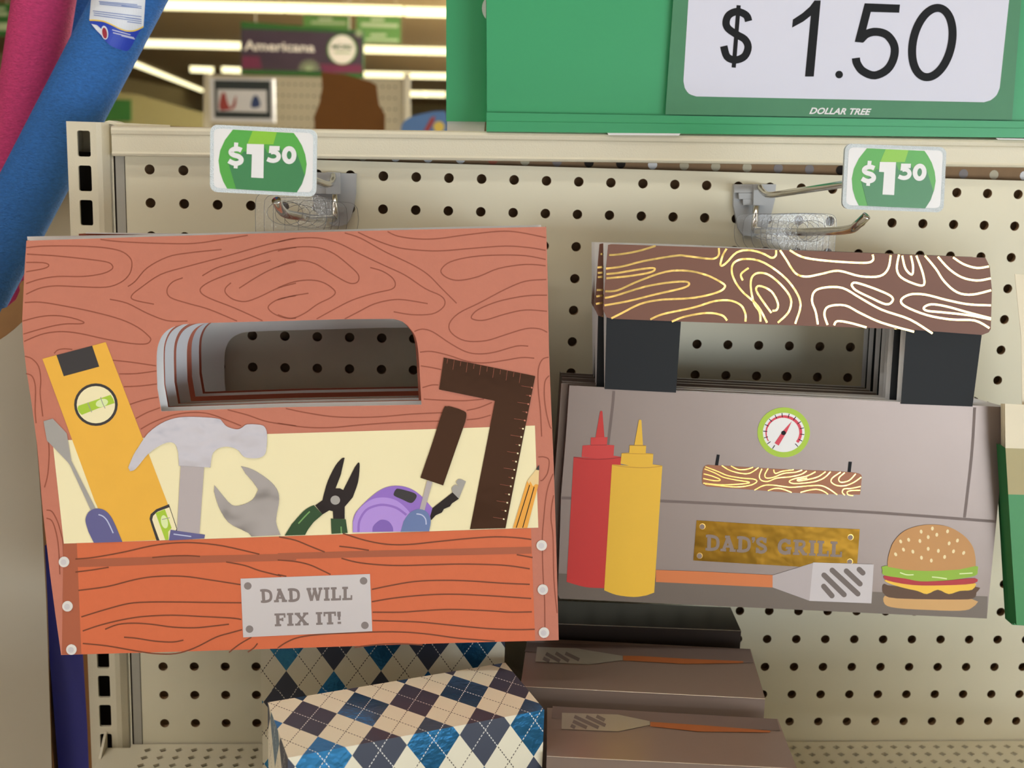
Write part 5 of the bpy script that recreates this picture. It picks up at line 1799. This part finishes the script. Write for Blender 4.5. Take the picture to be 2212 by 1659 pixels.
near_l = (near_b[0], lo, near_b[2]); far_l = (far_b[0], lo, far_b[2])
far_b = (far_b[0], near_b[1], far_b[2])
in_ = (-.15, 0, .05)
for q in ((near_t, far_t, far_b, near_b), (near_b, far_b, far_l, near_l)):
    d.face(q, M['carton_navy'])
    d.face([add(p, in_) for p in q[::-1]], M['carton_kraft'])
d.face([near_t, add(near_t, in_), add(far_t, in_), far_t], M['carton_kraft'])
for p, q in ((far_t, far_b), (far_b, far_l)):
    d.face([p, add(p, in_), add(q, in_), q], M['carton_kraft'])
o = d.build('side_panel', t); o['label'] = 'navy blue side panel'
d = MB()
xs = far_l[0] - .2
d.box((x_out, far_t[1] + 3, 15), (xs, ROW0 - .05, 15.15), M['carton_kraft'])
d.box((x_out, ROW0 - .25, -1), (xs - .2, ROW0 - .05, 15), M['carton_kraft'])
d.build('rear_panel', t)


def noodle(label, pa, pb, ya, yb, dia_px, mt):
    a, b = PY(ya).pt(*pa), PY(yb).pt(*pb)
    D_ = Vector(sub(a, C)).dot(Vector(R[2]))
    r = dia_px / 2 / F * D_ * 1.0
    A_, B_ = Vector(a), Vector(b)
    dirv = (B_ - A_).normalized()
    s0 = (ROW0 - 1.4 - A_.y) / dirv.y if dirv.y else 0
    bot = A_ + dirv * s0
    top = B_ + dirv * 7
    t = thing('pool_noodle', label, 'pool noodle', tuple(bot), 'foam pool noodles in the carton')
    d = MB()
    n = 40
    pts = [tuple(bot + (top - bot) * (i / n)) for i in range(n + 1)]
    d.tube(pts, r, mt, 40)
    d.build('foam_tube', t, shade=True)
    return t, bot, top, r


nb, bb_, bt_, br_ = noodle('blue foam pool noodle in front, with a white and blue label', (8, 520), (270, 18), 4.4, 4.4, 136, M['noodle_blue'])
noodle('pink foam pool noodle beside the front blue one', (49, 300), (95, 0), 6.9, 6.9, 127, M['noodle_pink'])
noodle('darker blue foam pool noodle behind the pink and the labelled one', (70, 330), (186, -20), 9.8, 9.8, 120, M['noodle_blue'])


def on_cyl(px, py, r):
    d = Vector(ray(px, py)); o = Vector(C) - bb_
    ax = (bt_ - bb_).normalized()
    d2 = d - ax * d.dot(ax); o2 = o - ax * o.dot(ax)
    a, b, c = d2.dot(d2), 2 * d2.dot(o2), o2.dot(o2) - r * r
    q = b * b - 4 * a * c
    s = (-b - math.sqrt(max(q, 0))) / (2 * a)
    return tuple(Vector(C) + d * s)


d = MB()
def wrap(left, right, mt, rr, nu=10):
    for i in range(len(left) - 1):
        for k in range(nu):
            u0, u1 = k / nu, (k + 1) / nu
            q = [tuple(l_[j] + (r_[j] - l_[j]) * u for j in (0, 1)) for l_, r_, u in ((left[i], right[i], u0), (left[i], right[i], u1), (left[i + 1], right[i + 1], u1), (left[i + 1], right[i + 1], u0))]
            d.face([on_cyl(x, y, br_ + rr) for x, y in q], mt)


def lerp(a, b, n): return [(a[0] + (b[0] - a[0]) * i / n, a[1] + (b[1] - a[1]) * i / n) for i in range(n + 1)]
top_l, top_r = (199, -30), (316, -30)
wave = B1(smooth([(1068, 232), (1150, 235), (1240, 248), (1340, 290), (1430, 335), (1520, 362), (1620, 355), (1715, 310)], 3))
wl = lerp(top_l, top_r, len(wave) - 1)
for i in range(len(wave) - 1):
    for k in range(8):
        q = [(p[0] + (w[0] - p[0]) * u, p[1] + (w[1] - p[1]) * u) for p, w, u in ((wl[i], wave[i], k / 8), (wl[i + 1], wave[i + 1], k / 8), (wl[i + 1], wave[i + 1], (k + 1) / 8), (wl[i], wave[i], (k + 1) / 8))]
        d.face([on_cyl(x, y, br_ + .03) for x, y in q], M['label_white'])
    q = [wave[i], wave[i + 1], (wave[i + 1][0], wave[i + 1][1] + 3), (wave[i][0], wave[i][1] + 3)]
    d.face([on_cyl(x, y, br_ + .045) for x, y in q], M['label_yellow'])
botm = B1(smooth([(1075, 275), (1110, 320), (1180, 400), (1250, 480), (1330, 550), (1430, 590), (1530, 605), (1600, 500)], 3))
botm[-1] = B1([(1660, 370)])[0]
for i in range(len(wave) - 1):
    a, b = botm[min(i, len(botm) - 1)], botm[min(i + 1, len(botm) - 1)]
    for k in range(4):
        q = [(p[0] + (w[0] - p[0]) * u, p[1] + (w[1] - p[1]) * u) for p, w, u in ((wave[i], a, k / 4), (wave[i + 1], b, k / 4), (wave[i + 1], b, (k + 1) / 4), (wave[i], a, (k + 1) / 4))]
        d.face([on_cyl(x, y, br_ + .03) for x, y in q], M['label_blue'])


def patch(pts, mt, rr):
    tri = tessellate_polygon([[Vector((x, y, 0)) for x, y in pts]])
    b = len(d.v)
    d.v += [on_cyl(x, y, br_ + rr) for x, y in pts]
    for tr in tri:
        d.f.append(tuple(b + q for q in tr)); d.mi.append(d.mat(mt))


patch(B1([(1090, 285), (1160, 300), (1215, 350), (1230, 440), (1150, 360)]), M['label_white'], .05)
patch(B1(ell(1250, 390, 42, 84, 18, -.15)), M['label_white'], .06)
patch(B1(ell(1250, 395, 28, 66, 18, -.15)), M['label_red'], .075)
for y0, xa, xb, sl in ((12, 1180, 1640, 40), (28, 1190, 1690, 45), (44, 1190, 1690, 50), (62, 1450, 1650, 25), (125, 1110, 1690, 70), (150, 1120, 1680, 75), (175, 1120, 1690, 78), (205, 1500, 1690, 25), (255, 1520, 1690, 22)):
    ps = B1([(xa + (xb - xa) * k / 8, y0 + sl * k / 8) for k in range(9)])
    for p, q in zip(ps, ps[1:]):
        d.face([on_cyl(x, y, br_ + .042) for x, y in (p, q, (q[0], q[1] + 1.7), (p[0], p[1] + 1.7))], M['label_text'])
for y0, xa, xb, sl in ((350, 1340, 1560, 60), (385, 1350, 1600, 60), (420, 1450, 1610, 40)):
    ps = B1([(xa + (xb - xa) * k / 6, y0 + sl * k / 6) for k in range(7)])
    for p, q in zip(ps, ps[1:]):
        d.face([on_cyl(x, y, br_ + .05) for x, y in (p, q, (q[0], q[1] + 2.2), (p[0], p[1] + 2.2))], M['pale_ink'])
o = d.build('product_label', nb); o['label'] = 'white label with a blue lower end'


# ================================================================ smaller pieces sit under the part that carries them
def nest(root, host, kids):
    ch = list(root.children)
    hs = [c for c in ch if c.name.split('.')[0] == host]
    for c in ch:
        if c.name.split('.')[0] in kids and hs:
            c.parent = hs[0]


nest(fb, 'front_panel', ('spirit_level', 'screwdriver', 'hammer', 'wrench', 'pliers', 'tape_measure', 'putty_knife', 'try_square', 'pencil'))
nest(fb, 'box_front', ('name_plate', 'rivet'))
nest(gf, 'front_panel', ('ketchup_bottle', 'mustard_bottle', 'gauge', 'log_plank', 'name_plate', 'spatula', 'burger'))
for o in [o for o in COL.objects if o.parent is None and o.get('category')]:
    nest(o, 'price_card', ('lettering', 'currency_sign', 'price_number', 'shop_lettering'))
    nest(o, 'foam_tube', ('product_label',))
    nest(o, 'card', ('picture',))
    if o['category'] == 'gift box':
        nest(o, 'lid', ('spatula',))
